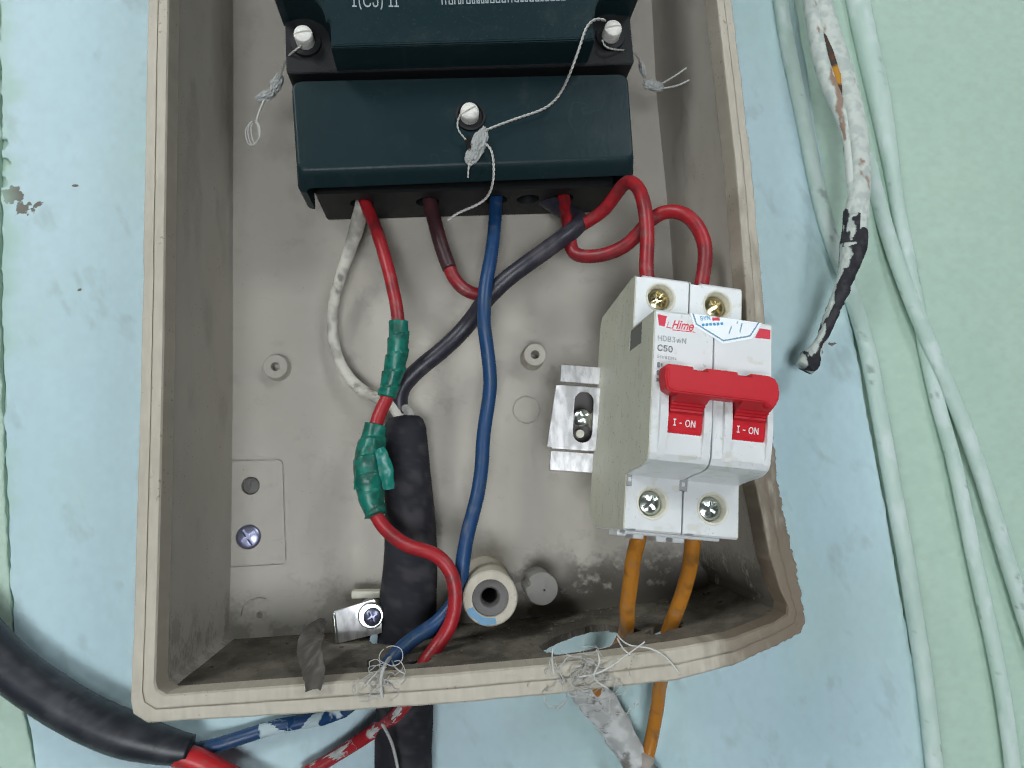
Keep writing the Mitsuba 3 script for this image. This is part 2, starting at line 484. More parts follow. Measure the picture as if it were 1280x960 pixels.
el, er = ragged(edge_left, 1.1, seed=3), ragged(edge_right, 1.0, seed=8)
el = np.vstack([[el[0, 0], 260], el, [el[-1, 0], -330]])
er = np.vstack([[er[0, 0], 260], er, [er[-1, 0], -330]])
board = Polygon(np.vstack([el, er[::-1]])).buffer(0)
chips = unary_union([Point(*p[:2]).buffer(r) for p, r in zip([(-173.3, 146.1, 0), (-172.5, 137.5, 0), (-172.6, 129.6, 0), (-163.5, -77.6, 0), (-161.6, -87.8, 0)], (2.4, 3.0, 2.2, 3.2, 3.4))])
rag = []
for gch in getattr(chips, 'geoms', [chips]):
    q = np.array(gch.exterior.coords)[:-1]
    q = q + 1.6 * (np.stack([meshkit.fbm(np.c_[q / 2.0, q[:, :1] * 0 + k], 3) for k in (1, 9)], -1) - 0.5)
    rag.append(Polygon(q).buffer(0))
board = board.difference(unary_union(rag))
if board.geom_type != 'Polygon':
    board = max(board.geoms, key=lambda q: q.area)
bo = thing('backing_board', 'pale blue painted board behind the open meter box', 'board')
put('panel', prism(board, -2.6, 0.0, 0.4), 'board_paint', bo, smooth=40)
trim_r = ragged(edge_left + [-1.3, 0, 0], 0.8, seed=21)
trim_r = np.vstack([[trim_r[0, 0], 260], trim_r, [trim_r[-1, 0], -330]])
trim = Polygon(np.vstack([trim_r + [-14, 0], trim_r[::-1]])).buffer(0)
put('trim_strip', prism(trim, -2.6, -0.4, 0.5), 'wall_paint', smooth=40, label='narrow green painted strip along the left edge of the board', cat='trim')

# ------------------------------------------------------------------ the meter box
bx = thing('meter_box', 'open beige plastic meter box with a dirty stained rim', 'meter box')
inner = np.array([(-79, 257.1, 71), (-80.9, 158.9, 71), (-82, 104.1, 71), (-83, 44.9, 71), (-84.7, -19.7, 71), (-85.9, -53.9, 71), (-85.3, -56.2, 71), (-82.9, -57.8, 71), (-43, -58.6, 71), (-2, -59.5, 71), (30.1, -59.7, 71), (69.5, -58.3, 71), (87.5, -57, 71), (101.3, -53.5, 71), (105.6, -51.4, 71), (106.1, -48.8, 71), (104, -43.9, 71), (101.8, -33.2, 71), (100.5, -19, 71), (99.3, -8.1, 71), (100.8, 22.7, 71), (103.5, 53.9, 71), (104.9, 100.2, 71), (104.6, 159.7, 71), (108.7, 266.4, 71)])
outer = np.array([(-86.2, 262.7, 70), (-87.8, 159.6, 70), (-88.9, 104.7, 70), (-89.9, 45.5, 70), (-91.8, -19.2, 70), (-93.2, -58.6, 70), (-92.5, -62.6, 70), (-88.6, -65.4, 70), (-43.5, -67.2, 70), (-2.5, -68.5, 70), (29.6, -68.8, 70), (68.8, -68.3, 70), (87, -65.6, 70), (102.8, -60.7, 70), (110.4, -58, 70), (112.5, -53.7, 70), (111.9, -45.2, 70), (110.5, -32.5, 70), (109, -19.6, 70), (108.1, -6.7, 70), (109, 22.3, 70), (110.4, 53.9, 70), (111.4, 100.5, 70), (111, 160.5, 70), (116, 273.1, 70)])


def resample(a, b, step=1.2):
    """Two polylines of equal length, cut at the same parameters."""
    seg = np.linalg.norm(np.diff(a, axis=0), axis=1)
    t = np.concatenate([np.linspace(k, k + 1, max(2, int(l / step)), endpoint=False) for k, l in enumerate(seg)] + [[len(a) - 1]])
    k = np.arange(len(a))
    return [np.stack([np.interp(t, k, q[:, c]) for c in range(3)], -1) for q in (a, b)] + [t]


I, O, tt = resample(inner, outer, 0.6)
# the lower right corner is chipped and rough
chip = sstep(11.5, 14.5, tt) * (1 - sstep(17.5, 23, tt) * 0.75)
nz = 0.7 * (meshkit.fbm(np.c_[O[:, :2] / 1.1, tt * 0], 4) - 0.5) + 0.5 * (meshkit.fbm(np.c_[O[:, :2] / 4.5, tt * 0 + 3], 3) - 0.5)
dirn = O[:, :2] - I[:, :2]; dirn /= np.linalg.norm(dirn, axis=1, keepdims=True)
O[:, :2] += dirn * (nz * 2.6 * chip)[:, None] + dirn * (meshkit.fbm(np.c_[O[:, :2] / 6, tt * 0 + 4], 3) - 0.5)[:, None] * 0.5
wn = meshkit.fbm(np.c_[O[:, :2] / 12, tt * 0 + 9], 3) - 0.5


def between(f, c):
    p = I + (O - I) * f
    p = p.copy(); p[:, 2] = (c if isinstance(c, float) else c) + wn * 0.4
    return p


prof = [between(0.0, 62.0), between(0.0, 70.6), between(0.06, 71.2), between(0.40, 71.2), between(0.46, 70.9), between(0.465, 70.0 + 0.75 * chip), between(0.52, 70.0 + 0.6 * chip), between(0.535, 70.5), between(0.93, 70.3), between(1.0, 69.6), between(1.0, 65.0), between(0.55, 64.5)]
n = len(I)
v = np.vstack(prof)
i, j = np.meshgrid(np.arange(len(prof) - 1), np.arange(n - 1), indexing='ij')
f = np.stack([i * n + j, i * n + j + 1, (i + 1) * n + j + 1, (i + 1) * n + j], -1).reshape(-1, 4)
put('rim', (v, f), 'box_rim', bx, smooth=30)

# the side walls run from the rim down to the floor, with a little draft
def wall_strip(k0, k1, name):
    s = (tt >= k0) & (tt <= k1)
    a = I[s]; d = dirn[s]
    rows = []
    for off, c in ((0.5, 64.2), (0.45, 63.0), (-0.4, 40.0), (-0.9, 20.0), (-1.2, 9.5), (-2.2, 8.05), (-2.2, 5.2), (2.2, 5.0), (3.0, 30.0), (3.2, 64.3)):
        p = a.copy(); p[:, :2] += d * off; p[:, 2] = c
        rows.append(p)
    m = len(a)
    i, j = np.meshgrid(np.arange(len(rows) - 1), np.arange(m - 1), indexing='ij')
    f = np.stack([i * m + j, i * m + j + 1, (i + 1) * m + j + 1, (i + 1) * m + j], -1).reshape(-1, 4)
    return put(name, (np.vstack(rows), f), 'box_plastic', bx, smooth=40)


wall_strip(0, 7.0, 'side_wall')
wall_strip(13.98, 24, 'side_wall')
# the bottom wall with its broken openings, drawn in (a, c) and laid along the bottom line
s = (tt >= 6.9) & (tt <= 14.02)
bl = I[s]
opening = [
    [(28.5, 52.4), (30.5, 47), (36.0, 40.5), (43, 35), (49.7, 31), (56, 32.5), (58.3, 38), (60.4, 40.0), (63.6, 42.0), (64.0, 46.5), (59.5, 48.5), (57.5, 51), (53.0, 57), (47, 60.2), (40, 61.2), (33.0, 60.5), (30.2, 57.5)],
    [(64.8, 50.4), (68, 46.5), (71.5, 43.0), (76.5, 41.5), (79.5, 44.5), (78, 49.5), (73, 50.0), (70.4, 53.5), (66.6, 53.0)],
    [(-36.0, 55.2), (-33.0, 52.2), (-27.0, 49.2), (-20.5, 47.0), (-9.5, 46.0), (-6.5, 51.0), (-9.0, 56.5), (-17, 57.5), (-24, 57.0), (-31.5, 57.4)],
    [(-31, 3), (-31, 20), (-29, 28), (-22, 32.5), (-13, 32.5), (-7.5, 27), (-6, 18), (-6, 3)]]
holes = []
for o in opening:
    q = np.array(Polygon(o).buffer(0.3).segmentize(0.7).exterior.coords)[:-1]
    q = q + 2.2 * (np.stack([meshkit.fbm(np.c_[q / 1.9, q[:, :1] * 0 + k], 3) for k in (2, 7)], -1) - 0.5)
    holes.append(Polygon(q).buffer(0))
plate = sbox(bl[0, 0] - 0.5, 5.0, bl[-1, 0] + 0.5, 62.8).segmentize(2.0).difference(unary_union(holes))
if plate.geom_type != 'Polygon':
    plate = max(plate.geoms, key=lambda q: q.area)
m = trimesh.creation.extrude_polygon(plate, 2.4, engine='earcut')
v, f = trimesh.remesh.subdivide_to_size(np.array(m.vertices), np.array(m.faces), 5.0)
zb = np.interp(v[:, 0], bl[:, 0], bl[:, 1])
v = np.stack([v[:, 0], zb - v[:, 2] + 0.02 * (62.8 - v[:, 1]), v[:, 1]], -1)
put('bottom_wall', (v, f), 'box_bottom', bx, smooth=30, label='dirty bottom wall with broken cable openings')
gr_rng = np.random.default_rng(17)
base_ = trimesh.creation.icosphere(subdivisions=1, radius=1.0)
bv_, bf_ = np.array(base_.vertices), np.array(base_.faces)
grains = []
while len(grains) < 420:
    gx = gr_rng.uniform(-80, 100) if len(grains) % 3 else gr_rng.normal(45, 30)
    gh = 9 + gr_rng.beta(1.0, 1.8) * 50
    if not (-80 < gx < 100) or not plate.buffer(-0.8).contains(Point(gx, gh)):
        continue
    rr = gr_rng.uniform(0.15, 0.3) if gr_rng.random() < 0.85 else gr_rng.uniform(0.3, 0.65)
    ang = gr_rng.uniform(0, 6.28)
    q = bv_ * (1 + gr_rng.normal(0, 0.22, (len(bv_), 1))) * rr * [1.3, 0.7, 1.0]
    q = np.stack([q[:, 0] * math.cos(ang) - q[:, 2] * math.sin(ang), q[:, 1], q[:, 0] * math.sin(ang) + q[:, 2] * math.cos(ang)], -1)
    grains.append((q + [gx, float(np.interp(gx, bl[:, 0], bl[:, 1])) + 0.02 * (62.8 - gh) + rr * 0.45, gh], bf_))
principled('grit_brown', (0.16, 0.135, 0.105), 0.85, 0.2)
put('grit', join(*grains), 'grit_brown', bx, smooth=False, kind='stuff', label='loose grit lying along the bottom of the box')
top = np.array([I[0], I[-1]])
put('top_wall', cbox(top[0, 0] - 3, top[1, 0] + 3, top[0, 1], top[0, 1] + 3, 5, 64, 0.3), 'box_plastic', bx)

# floor with its engraved lines
fp = inner[:, :2].copy(); cen = fp.mean(0); fp = fp + (cen - fp) * 0.0
floor_poly = Polygon(fp).buffer(-0.6, join_style=2)
ring = lambda c, r, w=0.35: Point(*c[:2]).buffer(r + w).difference(Point(*c[:2]).buffer(r - w))
knock = [(34.9, 23.7, 8)][0]
emb = [(-73, -48.4, 8)][0]
tab = [(-86, 10.7, 8), (-62.4, 9.8, 8), (-62.2, -30.2, 8), (-86.6, -29.8, 8)]
tab_poly = Polygon([q[:2] for q in tab]).buffer(-2.2).buffer(2.2)
grooves = [ring(knock, 5.5, 0.26), ring(emb, 6.2, 0.22).intersection(sbox(emb[0] - 9, emb[1], emb[0] + 3, emb[1] + 9)), tab_poly.buffer(0.35).difference(tab_poly.buffer(-0.35))]
fl = prism(floor_poly, 5.0, 8.0)
for gv in grooves:
    fl = fl - prism(gv.intersection(floor_poly.buffer(-1.0)), 7.1, 9.0)
pit = Point(emb[0] + 0.4, emb[1] - 0.3).buffer(1.2)
fl = fl - prism(pit, 6.0, 9.0)
tab_screw, tab_hole = [(-76, -19.2, 8), (-75, 0.3, 8)]
fl = fl - prism(Point(*tab_hole[:2]).buffer(3.5), 5.6, 9.0)
put('back_panel', fl, 'box_plastic', bx, smooth=False)
put('screw', moved(screw_head(4.6, 1.6, 'cross', 0.6), [tab_screw[0], tab_screw[1], 8.0]), 'blued_steel', bx, label='bluish cross head screw in the back panel')
put('screw', moved(screw_head(3.2, 1.2, 'slot', 1.3), [tab_hole[0], tab_hole[1], 5.9]), 'boss_lining', bx, label='dark sunken screw in the back panel')

# moulded bosses
def boss(base, r, h, bore, mat='box_plastic', lip=0.25, flare=1.12):
    pr = [(r * flare, 7.9), (r * 1.02, 8.0 + h * 0.35), (r, 8 + h - lip), (r - lip, 8 + h)]
    if bore:
        pr += [(bore + 0.15, 8 + h), (bore, 8 + h - 0.15), (bore, 8.1), (0.01, 8.1)]
    else:
        pr += [(0.01, 8 + h)]
    return put('boss', moved(lathe(pr, 36), [base[0], base[1], 0]), mat, bx, smooth=40)


b1, b2, b3, b4 = [(-63.4, 45.9, 13), (38.7, 44.7, 18), (13.5, -43.3, 45), (34, -45, 25)]
boss(b1, 4.7, 5, 1.7)
boss(b2, 4.5, 10, 1.7)
bb = boss(b3, 9.4, 37, 6.3, 'box_rim', 0.5, 1.05)
put('sleeve', moved(lathe([(6.25, 30), (6.25, 43.2), (3.6, 42.6), (2.9, 41.6), (2.9, 9), (0.01, 9)], 32), [b3[0], b3[1], 0]), 'boss_lining', bb)
th = np.linspace(3.5, 4.9, 14)
sm = np.concatenate([np.stack([(8.9 + 0.25 * np.sin(9 * th)) * np.cos(th), (8.9 + 0.25 * np.sin(9 * th)) * np.sin(th)], -1), np.stack([6.5 * np.cos(th), 6.5 * np.sin(th)], -1)[::-1]])
put('paint_smear', prism(Polygon(sm + b3[:2]).buffer(0), 44.9, 45.12), 'blue_smear', bb, smooth=False, label='blue paint smear on the boss ring')
stub = Point(0, 0).buffer(6.0, quad_segs=10).difference(Point(-5.6, 2.5).buffer(1.6)).difference(Point(0.9, -0.6).buffer(0.35))
put('boss', moved(prism(stub, 7.9, 25.0, 0.3), [b4[0], b4[1], 0]), 'dust_grey', bx, smooth=40)

# ------------------------------------------------------------------ the energy meter
mt = thing('energy_meter', 'dark teal electricity meter at the top of the open box', 'electricity meter')
def quad(l, r, b, t, c, bl=0.0, br=0.0, k=3.0):
    p = Polygon([(l, b), (r, b + br), (r + 0.6, t + 1.8), (l - 1.2, t)])
    return np.array(p.buffer(-k).buffer(k, quad_segs=3).exterior.coords)[:-1], c


cov = []
for ins, low, c in ((0.0, 0.0, 30.0), (0.0, 0.0, 49.5), (0.4, 1.0, 51.2), (0.9, 3.4, 54.3), (1.3, 5.0, 55.6), (2.2, 6.3, 56.1)):
    p, _ = quad(-45.6 + ins, 75.6 - ins, 101.2 + low, 139.0, c, br=2.2, k=2.5)
    cov.append(np.c_[p, np.full(len(p), c)])
nring = min(len(c) for c in cov)
if any(len(c) != nring for c in cov):
    cov = [np.c_[np.array(LineString(np.vstack([c[:, :2], c[:1, :2]])).segmentize(400).coords)[:-1], np.full(len(c), c[0, 2])] for c in cov]
screw_c = np.array([(16.1, 125.2, 56)][0])
for c in cov[0:1]:
    c[:, 2] = 34.0
cv, cf = loft(cov)
shell = Manifold(mesh_of(cv, cf))
if shell.volume() < 0:
    shell = Manifold(mesh_of(cv, cf[:, ::-1]))
shell = shell - cbox(-42.6, 72.6, 90.0, 131.0, 5.0, 51.0, 1.0)
put('terminal_cover', shell, 'meter_plastic', mt, smooth=25)
# recessed cover screw in a small collar
put('screw_collar', moved(lathe([(5.6, 56.0), (5.4, 56.9), (4.6, 57.1), (4.2, 56.2), (0.01, 56.15)], 30), [screw_c[0], screw_c[1], 0]), 'meter_black', mt)
cs_ = put('cover_screw', moved(join(screw_head(3.3, 3.2, 'slot', 0.5), lathe([(3.3, 0), (3.3, -3)], 20)), [screw_c[0] - 0.3, screw_c[1] + 0.2, 57.4]), 'bead_white', mt, label='pale sealing screw in the terminal cover')
# terminal block behind and below the cover, with the wire entries
blk = cbox(-42.4, 72.4, 106.5, 136.0, 8.05, 36.0, 0.8)
ent = [(-26.2, 107.6, 26), (-0.7, 108.9, 26), (26.4, 108.5, 26), (53.2, 108.8, 26), (39.3, 109.2, 26)]
for e in ent:
    blk = blk - Manifold.cylinder(14, 4.6, 4.6, 24).rotate([-90, 0, 0]).translate([e[0], 105.5, 25.0])
put('terminal_block', blk, 'meter_black', mt)
# upper housing with notched ears
hp = Polygon([(-46.5, 143.5), (-46.5, 300), (77.5, 300), (77.5, 145.5), (54.2, 143.9), (-28.4, 141.3)])
hp = Polygon([(-49, 260), (-49, 139.6), (77.8, 143.0), (77.8, 260)])
ear_l = unary_union([Point(-40.6, 151.5).buffer(9.6), sbox(-60, 130, -29.5, 151), sbox(-60, 130, -40, 160)])
ear_l = ear_l.buffer(-1.2).buffer(1.2)
ear_r = unary_union([Point(69.6, 153.8).buffer(9.2), sbox(59.5, 130, 100, 153.5), sbox(69, 130, 100, 162.5)]).buffer(-1.2).buffer(1.2)
face = Polygon([(-47.6, 260), (-47.6, 141.0), (77.6, 144.6), (77.6, 260)]).difference(ear_l).difference(ear_r)
put('housing', prism(face, 56.0, 72.0, 1.1), 'meter_plastic', mt, smooth=30)
base_p = Polygon([(-46.8, 260), (-46.8, 140.6), (77.0, 143.4), (77.0, 260)]).buffer(-1.5).buffer(1.5)
put('base', prism(base_p, 8.05, 58.5, 0.6), 'meter_black', mt, smooth=30)
ear_screws = [(-39.8, 151.9, 62), (68.7, 153.9, 62)]
for q, tl in zip(ear_screws, (0.2, 0.15)):
    put('ear_collar', moved(lathe([(5.4, 58.4), (5.2, 59.6), (3.4, 59.8)], 26), [q[0], q[1], 0]), 'meter_black', mt)
    put('ear_screw', moved(join(screw_head(3.2, 2.6, 'slot', tl), lathe([(3.2, 0), (3.2, -4)], 22)), [q[0], q[1], 62.0]), 'bead_white', mt, label='white sealing screw in a notch of the housing')
# the white print runs off the top of the picture: only the feet of the letters are in view
lx = [(-22.1, 155.9, 72), (7.7, 156.8, 72), (48.9, 158.5, 72)]
put('lettering', moved(lettering('I(CJ) II', 4.6, (0, 0, 0), 0.12, width=15.5), [lx[0][0], lx[0][1], 72.0]), 'pale_print', mt, smooth=False)
feet = []
xx = lx[1][0]
slope = (lx[2][1] - lx[1][1]) / (lx[2][0] - lx[1][0])
while xx < lx[2][0]:
    wdt = rng.choice([0.7, 1.1, 1.5])
    y0 = lx[1][1] + (xx - lx[1][0]) * slope
    feet.append(cbox(xx, xx + 0.38, y0, y0 + 2.6, 71.99, 72.1, 0.02))
    if wdt > 0.8:
        feet.append(cbox(xx, xx + wdt, y0, y0 + 0.4, 71.99, 72.1, 0.02))
        feet.append(cbox(xx + wdt - 0.38, xx + wdt, y0, y0 + 2.6, 71.99, 72.1, 0.02))
    xx += wdt + rng.uniform(0.35, 0.6)
put('lettering', join(*feet), 'pale_print', mt, smooth=False)

# ------------------------------------------------------------------ the mounting rail and the circuit breaker
RB = np.array([[0.98536, 0.15521, 0.0705], [-0.15954, 0.98534, 0.06049], [-0.06007, -0.07086, 0.99568]])
OB = np.array([78.04, 18.41, 97.57])
BF = (RB, OB)
cr, sr = math.cos(math.radians(-7.5)), math.sin(math.radians(-7.5))
RR = np.array([[cr, -sr, 0], [sr, cr, 0], [0, 0, 1]])
rail_o = np.array([(39.6, 17.4, 43)][0])
RF = (RR, rail_o)
rl = thing('mounting_rail', 'short zinc plated metal rail holding the circuit breaker', 'rail')
web = Polygon([(-1.4, -10.6), (58, -10.6), (58, 11.6), (0.6, 11.6)]).difference(affinity.translate(rrect(-3.5, 3.5, -9.0, 9.4, 3.45), 11.0, 0.6))
put('web', prism(web, 1.2, 2.3, 0.35), 'zinc', rl, frame=RF)
put('flange', cbox(2.2, 58, 13.2, 19.6, -1.0, 0.1, 0.15), 'zinc', rl, frame=RF)
put('flange', cbox(0.2, 58, -18.8, -11.8, -1.2, -0.1, 0.15), 'zinc', rl, frame=RF)
put('lip', cbox(2.0, 58, 11.2, 12.0, -6.0, 1.3, 0.15), 'zinc', rl, frame=RF)
put('lip', cbox(0.2, 58, -11.2, -10.4, -6.0, 1.3, 0.15), 'zinc', rl, frame=RF)
put('back_strip', cbox(3, 20, -10.0, 10.6, -7.0, -5.8, 0.1), 'boss_lining', rl, frame=RF)
rs = put('screw', moved(screw_head(3.1, 2.4, 'cross', 0.5), [10.6, 0.6, 0.9]), 'nickel', rl, frame=RF)
put('shank', moved(lathe([(1.5, -30), (1.5, 1.0)], 16), [10.6, 0.6, 0]), 'zinc', rl, frame=RF)
put('stud', moved(lathe([(1.5, -6.0), (1.5, -1.2), (0.01, -1.15)], 16), [10.8, -5.0, 0]), 'ivory_plastic', rl, frame=RF)
for px_ in (18.0, 50.0):
    put('stand_off', moved(lathe([(4.2, -35.1), (4.2, -3.0), (0.01, -3.0)], 20), [px_, 0, 0]), 'box_plastic', rl, frame=RF)

cb = thing('circuit_breaker', 'white two pole circuit breaker with a red switch bar and red windows', 'circuit breaker')
profile = [(-36, -58), (-40.5, -50), (-41, -30), (-41, -19.6), (-40.4, -19), (-24.6, -19), (-23.6, -13), (-22.9, -6), (-22.3, -3.2), (-21.2, -1.2), (-19.4, -0.15), (-17.5, 0),
           (21.8, 0), (22.5, -0.7), (22.5, -19), (39.4, -19), (40.2, -19.8), (40.2, -24), (36.6, -56), (33, -58)]


def extr_u(prof2, u0, u1):
    """A (v, d) outline drawn out along u."""
    m = Manifold.extrude(CrossSection([[list(q) for q in prof2]], FillRule.EvenOdd), u1 - u0)
    r = m.rotate([0, 0, 0])
    vv, ff = arr(r)
    return Manifold(mesh_of(np.stack([vv[:, 2] + u0, vv[:, 0], vv[:, 1]], -1), ff))


for k, (u0, u1) in enumerate(((-18.0, -0.28), (0.28, 18.0))):
    hs = extr_u(profile, u0, u1)
    uc = (u0 + u1) / 2
    for vv in (33.2, -32.3):
        hs = hs - Manifold.cylinder(9, 4.35, 4.35, 36).translate([uc + (-0.5 if k == 0 else 0.6), vv, -26.2])
    # window shaft of the switch
    wc = uc + (0.8 if k == 0 else 1.7)
    sh = prism(rrect(wc - 5.4, wc + 5.4, -13.4, 3.5, 0.6), -9, 3)
    hs = hs - sh
    # moulded details: rebates at the block edges and a keyed slot
    hs = hs - Manifold.cube([2.0, 3.6, 3], False).translate([u0 - 0.6 if k == 0 else u0 - 1.0, -27.9, -20.6])
    if k == 0:
        hs = hs - Manifold.cube([1.0, 3.4, 3], False).translate([u1 - 0.9, -27.9, -20.6])
    hs = hs - Manifold.cube([3.4, 2.0, 30], True).translate([u0 + 1.9 if k else u0 + 0.5, 40.2, -19])
    hs = hs - Manifold.cube([2.6, 1.0, 8], True).translate([u0 + 2.2, -40.8, -19])
    ph = put('pole_housing', hs, 'breaker_white', cb, frame=BF, smooth=25)
    for vv, mat, kd, tn in ((33.2, 'brass', 'pozi', 0.25 + k * 0.4), (-32.3, 'nickel', 'pozi', 0.6 + 0.3 * k)):
        us = uc + (-0.5 if k == 0 else 0.6)
        put('terminal_screw', moved(screw_head(3.6, 1.9, kd, tn), [us, vv, -22.3]), mat, cb, frame=BF)
        put('screw_well', moved(lathe([(5.1, -19.0), (5.05, -18.72), (4.75, -18.65), (4.45, -18.8), (4.0, -20.6), (3.85, -22.2), (0.01, -22.3)], 36), [us, vv, 0]), 'ivory_plastic', cb, frame=BF, smooth=40)
    # white bezels beside the windows, red window with its print, the leg of the switch
    for sgn in (-1, 1):
        uu = wc + sgn * 6.5
        bz = extr_u([(-20.0, -0.3), (-17, 0.6), (-13, 1.35), (-8.5, 1.7), (-4.0, 1.5), (0.5, 0.6), (2.0, -0.3)], uu - 1.15, min(uu + 1.15, 17.9))
        put('bezel', bz, 'breaker_white', cb, frame=BF, smooth=30)
    wn_ = put('window', extr_u([(-13.4, -3), (-13.4, -0.7), (-12.0, 0.0), (-7.6, 0.55), (-7.4, -3)], wc - 5.25, wc + 5.25), 'red_plastic', cb, frame=BF)
    put('lettering', moved(lettering('I - ON', 1.9, (0, 0, 0), 0.12, bold=True, width=6.6), [wc - 3.3, -11.2, 0.03], [[1, 0, 0], [0, 0.992, -0.124], [0, 0.124, 0.992]]), 'white_print', wn_, frame=BF, smooth=False)
    lg = extr_u([(-7.5, -3.0), (-7.7, 1.0), (-7.3, 1.6), (-6.7, 1.55), (-6.5, 2.1), (-5.9, 2.2), (-5.7, 3.0), (-5.1, 3.1), (-4.9, 4.0), (-3.2, 7.2), (0.5, 7.6), (0.5, -3)], wc - 4.9, wc + 4.9)
    put('switch_leg', lg, 'red_plastic', cb, frame=BF, smooth=25)
for a0, a1 in ((-17.9, -16.4), (-1.25, 1.15)):
    put('keyed_slot', cbox(a0, a1, -27.7, -24.2, -20.5, -18.9, 0.05), 'seam_grey', cb, frame=BF)
    put('keyed_slot', cbox((a0 + a1) / 2 - 0.5, (a0 + a1) / 2 + 0.5, -26.4, -25.2, -20.0, -18.75, 0.05), 'breaker_white', cb, frame=BF)
# yellowed left flank with its inspection slot
flank = Polygon([(p[0], p[1]) for p in profile]).buffer(-0.35)
slot_ = Polygon([(21.7, -22.0), (21.7, -10.8), (14.9, -10.6), (14.8, -21.7)])
fl_ = flank.difference(slot_)
def side_plate(poly, u0, u1):
    m = prism(poly, 0, u1 - u0)
    vv, ff = arr(m)
    return np.stack([vv[:, 2] + u0, vv[:, 0], vv[:, 1]], -1), ff
put('flank', side_plate(fl_, -18.35, -18.0), 'breaker_side', cb, frame=BF, smooth=False, label='yellowed scuffed left side of the breaker')
put('flank', side_plate(flank, 18.0, 18.35), 'breaker_side', cb, frame=BF, smooth=False)
put('slot_cover', side_plate(slot_.buffer(-0.1), -18.2, -17.95), 'smoke_grey', cb, frame=BF, smooth=False, label='grey inspection slot in the left side')
# the switch bar that couples both poles
bar_outline = Polygon([(-17.4, 3.6), (-16.4, 4.6), (13.2, 4.6), (15.2, 3.9), (16.2, 2.2), (16.5, 0.0), (16.3, -2.0), (15.4, -3.8), (14.0, -4.6), (12.6, -4.2), (11.8, -3.4), (-14.9, -3.4), (-16.8, -2.4), (-17.4, 0.4)])
bar = prism(bar_outline, 3.0, 8.0, 1.1)
for un in (-7.2, 5.9):
    bar = bar - Manifold.cube([4.4, 2.4, 7], True).translate([un, 4.5, 7.4])
br_ = put('switch_bar', bar, 'red_plastic', cb, frame=BF, smooth=30)
# print on the face
def flat(poly, d=0.0, t=0.08):
    return prism(poly, d, d + t)
put('emblem', flat(unary_union([Polygon([(-17.5, 20.9), (-14.6, 20.6), (-15.2, 17.4), (-16.9, 17.6)]), Polygon([(-14.7, 17.2), (-14.1, 19.0), (-13.9, 19.0), (-14.4, 17.5), (-13.2, 17.3), (-13.2, 17.0)])])), 'red_print', cb, frame=BF, smooth=False)
put('lettering', lettering('Hime', 2.5, (-13.0, 17.2, 0), 0.08, bold=True, shear=0.3, turn=0.0, width=6.4), 'red_print', cb, frame=BF, smooth=False)
put('underline', flat(Polygon([(-12.8, 16.6), (-5.8, 16.75), (-5.8, 17.0), (-12.8, 16.85)])), 'red_print', cb, frame=BF, smooth=False)
put('lettering', lettering('HDB3wN', 1.6, (-17.1, 13.0, 0), 0.08, width=8.6), 'grey_print', cb, frame=BF, smooth=False)
put('lettering', lettering('C50', 1.8, (-17.1, 10.0, 0), 0.08, bold=True, width=4.6), 'dark_print', cb, frame=BF, smooth=False)
put('lettering', lettering('50/60Hz', 0.95, (-17.1, 7.8, 0), 0.08, width=5.9), 'grey_print', cb, frame=BF, smooth=False)
put('print_marks', join(flat(sbox(-17.0, 5.0, -16.2, 6.6)), flat(sbox(-15.9, 5.4, -15.4, 6.4)), flat(sbox(-17.0, 2.7, -16.0, 4.2)), flat(sbox(-17.0, 0.9, -16.3, 1.9))), 'grey_print', cb, frame=BF, smooth=False)
put('flag_mark', flat(Polygon([(14.3, 20.7), (17.7, 20.6), (17.7, 17.7), (12.8, 17.6)])), 'red_print', cb, frame=BF, smooth=False)
# clip feet below the lower terminals
ft = [(-17.6, -14.6, -42.6, -40.6), (-12.5, -9.0, -43.2, -40.7), (-5.0, -1.6, -43.6, -40.8), (0.4, 4.2, -43.4, -40.8)]
for a0, a1, v0, v1 in ft:
    put('clip_foot', cbox(a0, a1, v0, v1, -36, -27, 0.25), 'breaker_white', cb, frame=BF)
put('clip_ledge', cbox(-17.0, 13.4, -42.0, -40.9, -30, -21.5, 0.25), 'breaker_white', cb, frame=BF)
put('seam_line', cbox(-0.26, 0.26, -18.5, 21.6, -3, -0.7, 0.02), 'seam_grey', cb, frame=BF, smooth=False)
# hexagonal paper seal across both poles
st = thing('paper_sticker', 'white six sided paper sticker with a blue outline across the breaker top', 'sticker')
hexa = Polygon([(-6.7, 22.45), (-5.6, 19.4), (2.9, 15.4), (11.2, 17.9), (13.9, 22.45)])
put('paper', flat(hexa.buffer(0.9, join_style=1).intersection(sbox(-20, 0, 20, 22.4)), 0.09, 0.09), 'sticker_paper', st, frame=BF, smooth=False)
ol = LineString([(-6.7, 22.4), (-5.6, 19.4), (2.9, 15.4), (11.2, 17.9), (13.9, 22.4)]).buffer(0.2)
put('outline', flat(ol.intersection(sbox(-20, 0, 20, 22.38)), 0.18, 0.05), 'steel_blue_print', st, frame=BF, smooth=False)
put('lettering', lettering('SYN', 1.2, (-4.4, 20.6, 0.18), 0.05, bold=True, turn=0.22, width=3.2), 'blue_print', st, frame=BF, smooth=False)
put('print_marks', join(flat(affinity.rotate(sbox(-0.7, 21.2, 1.6, 22.2), 10), 0.18, 0.05)), 'red_print', st, frame=BF, smooth=False)
marks = [affinity.rotate(sbox(-3.9 + 1.15 * q, 19.0 + 0.22 * q, -3.1 + 1.15 * q, 19.8 + 0.22 * q), 12) for q in range(6)]
put('print_marks', join(*[flat(q, 0.18, 0.05) for q in marks]), 'blue_print', st, frame=BF, smooth=False)
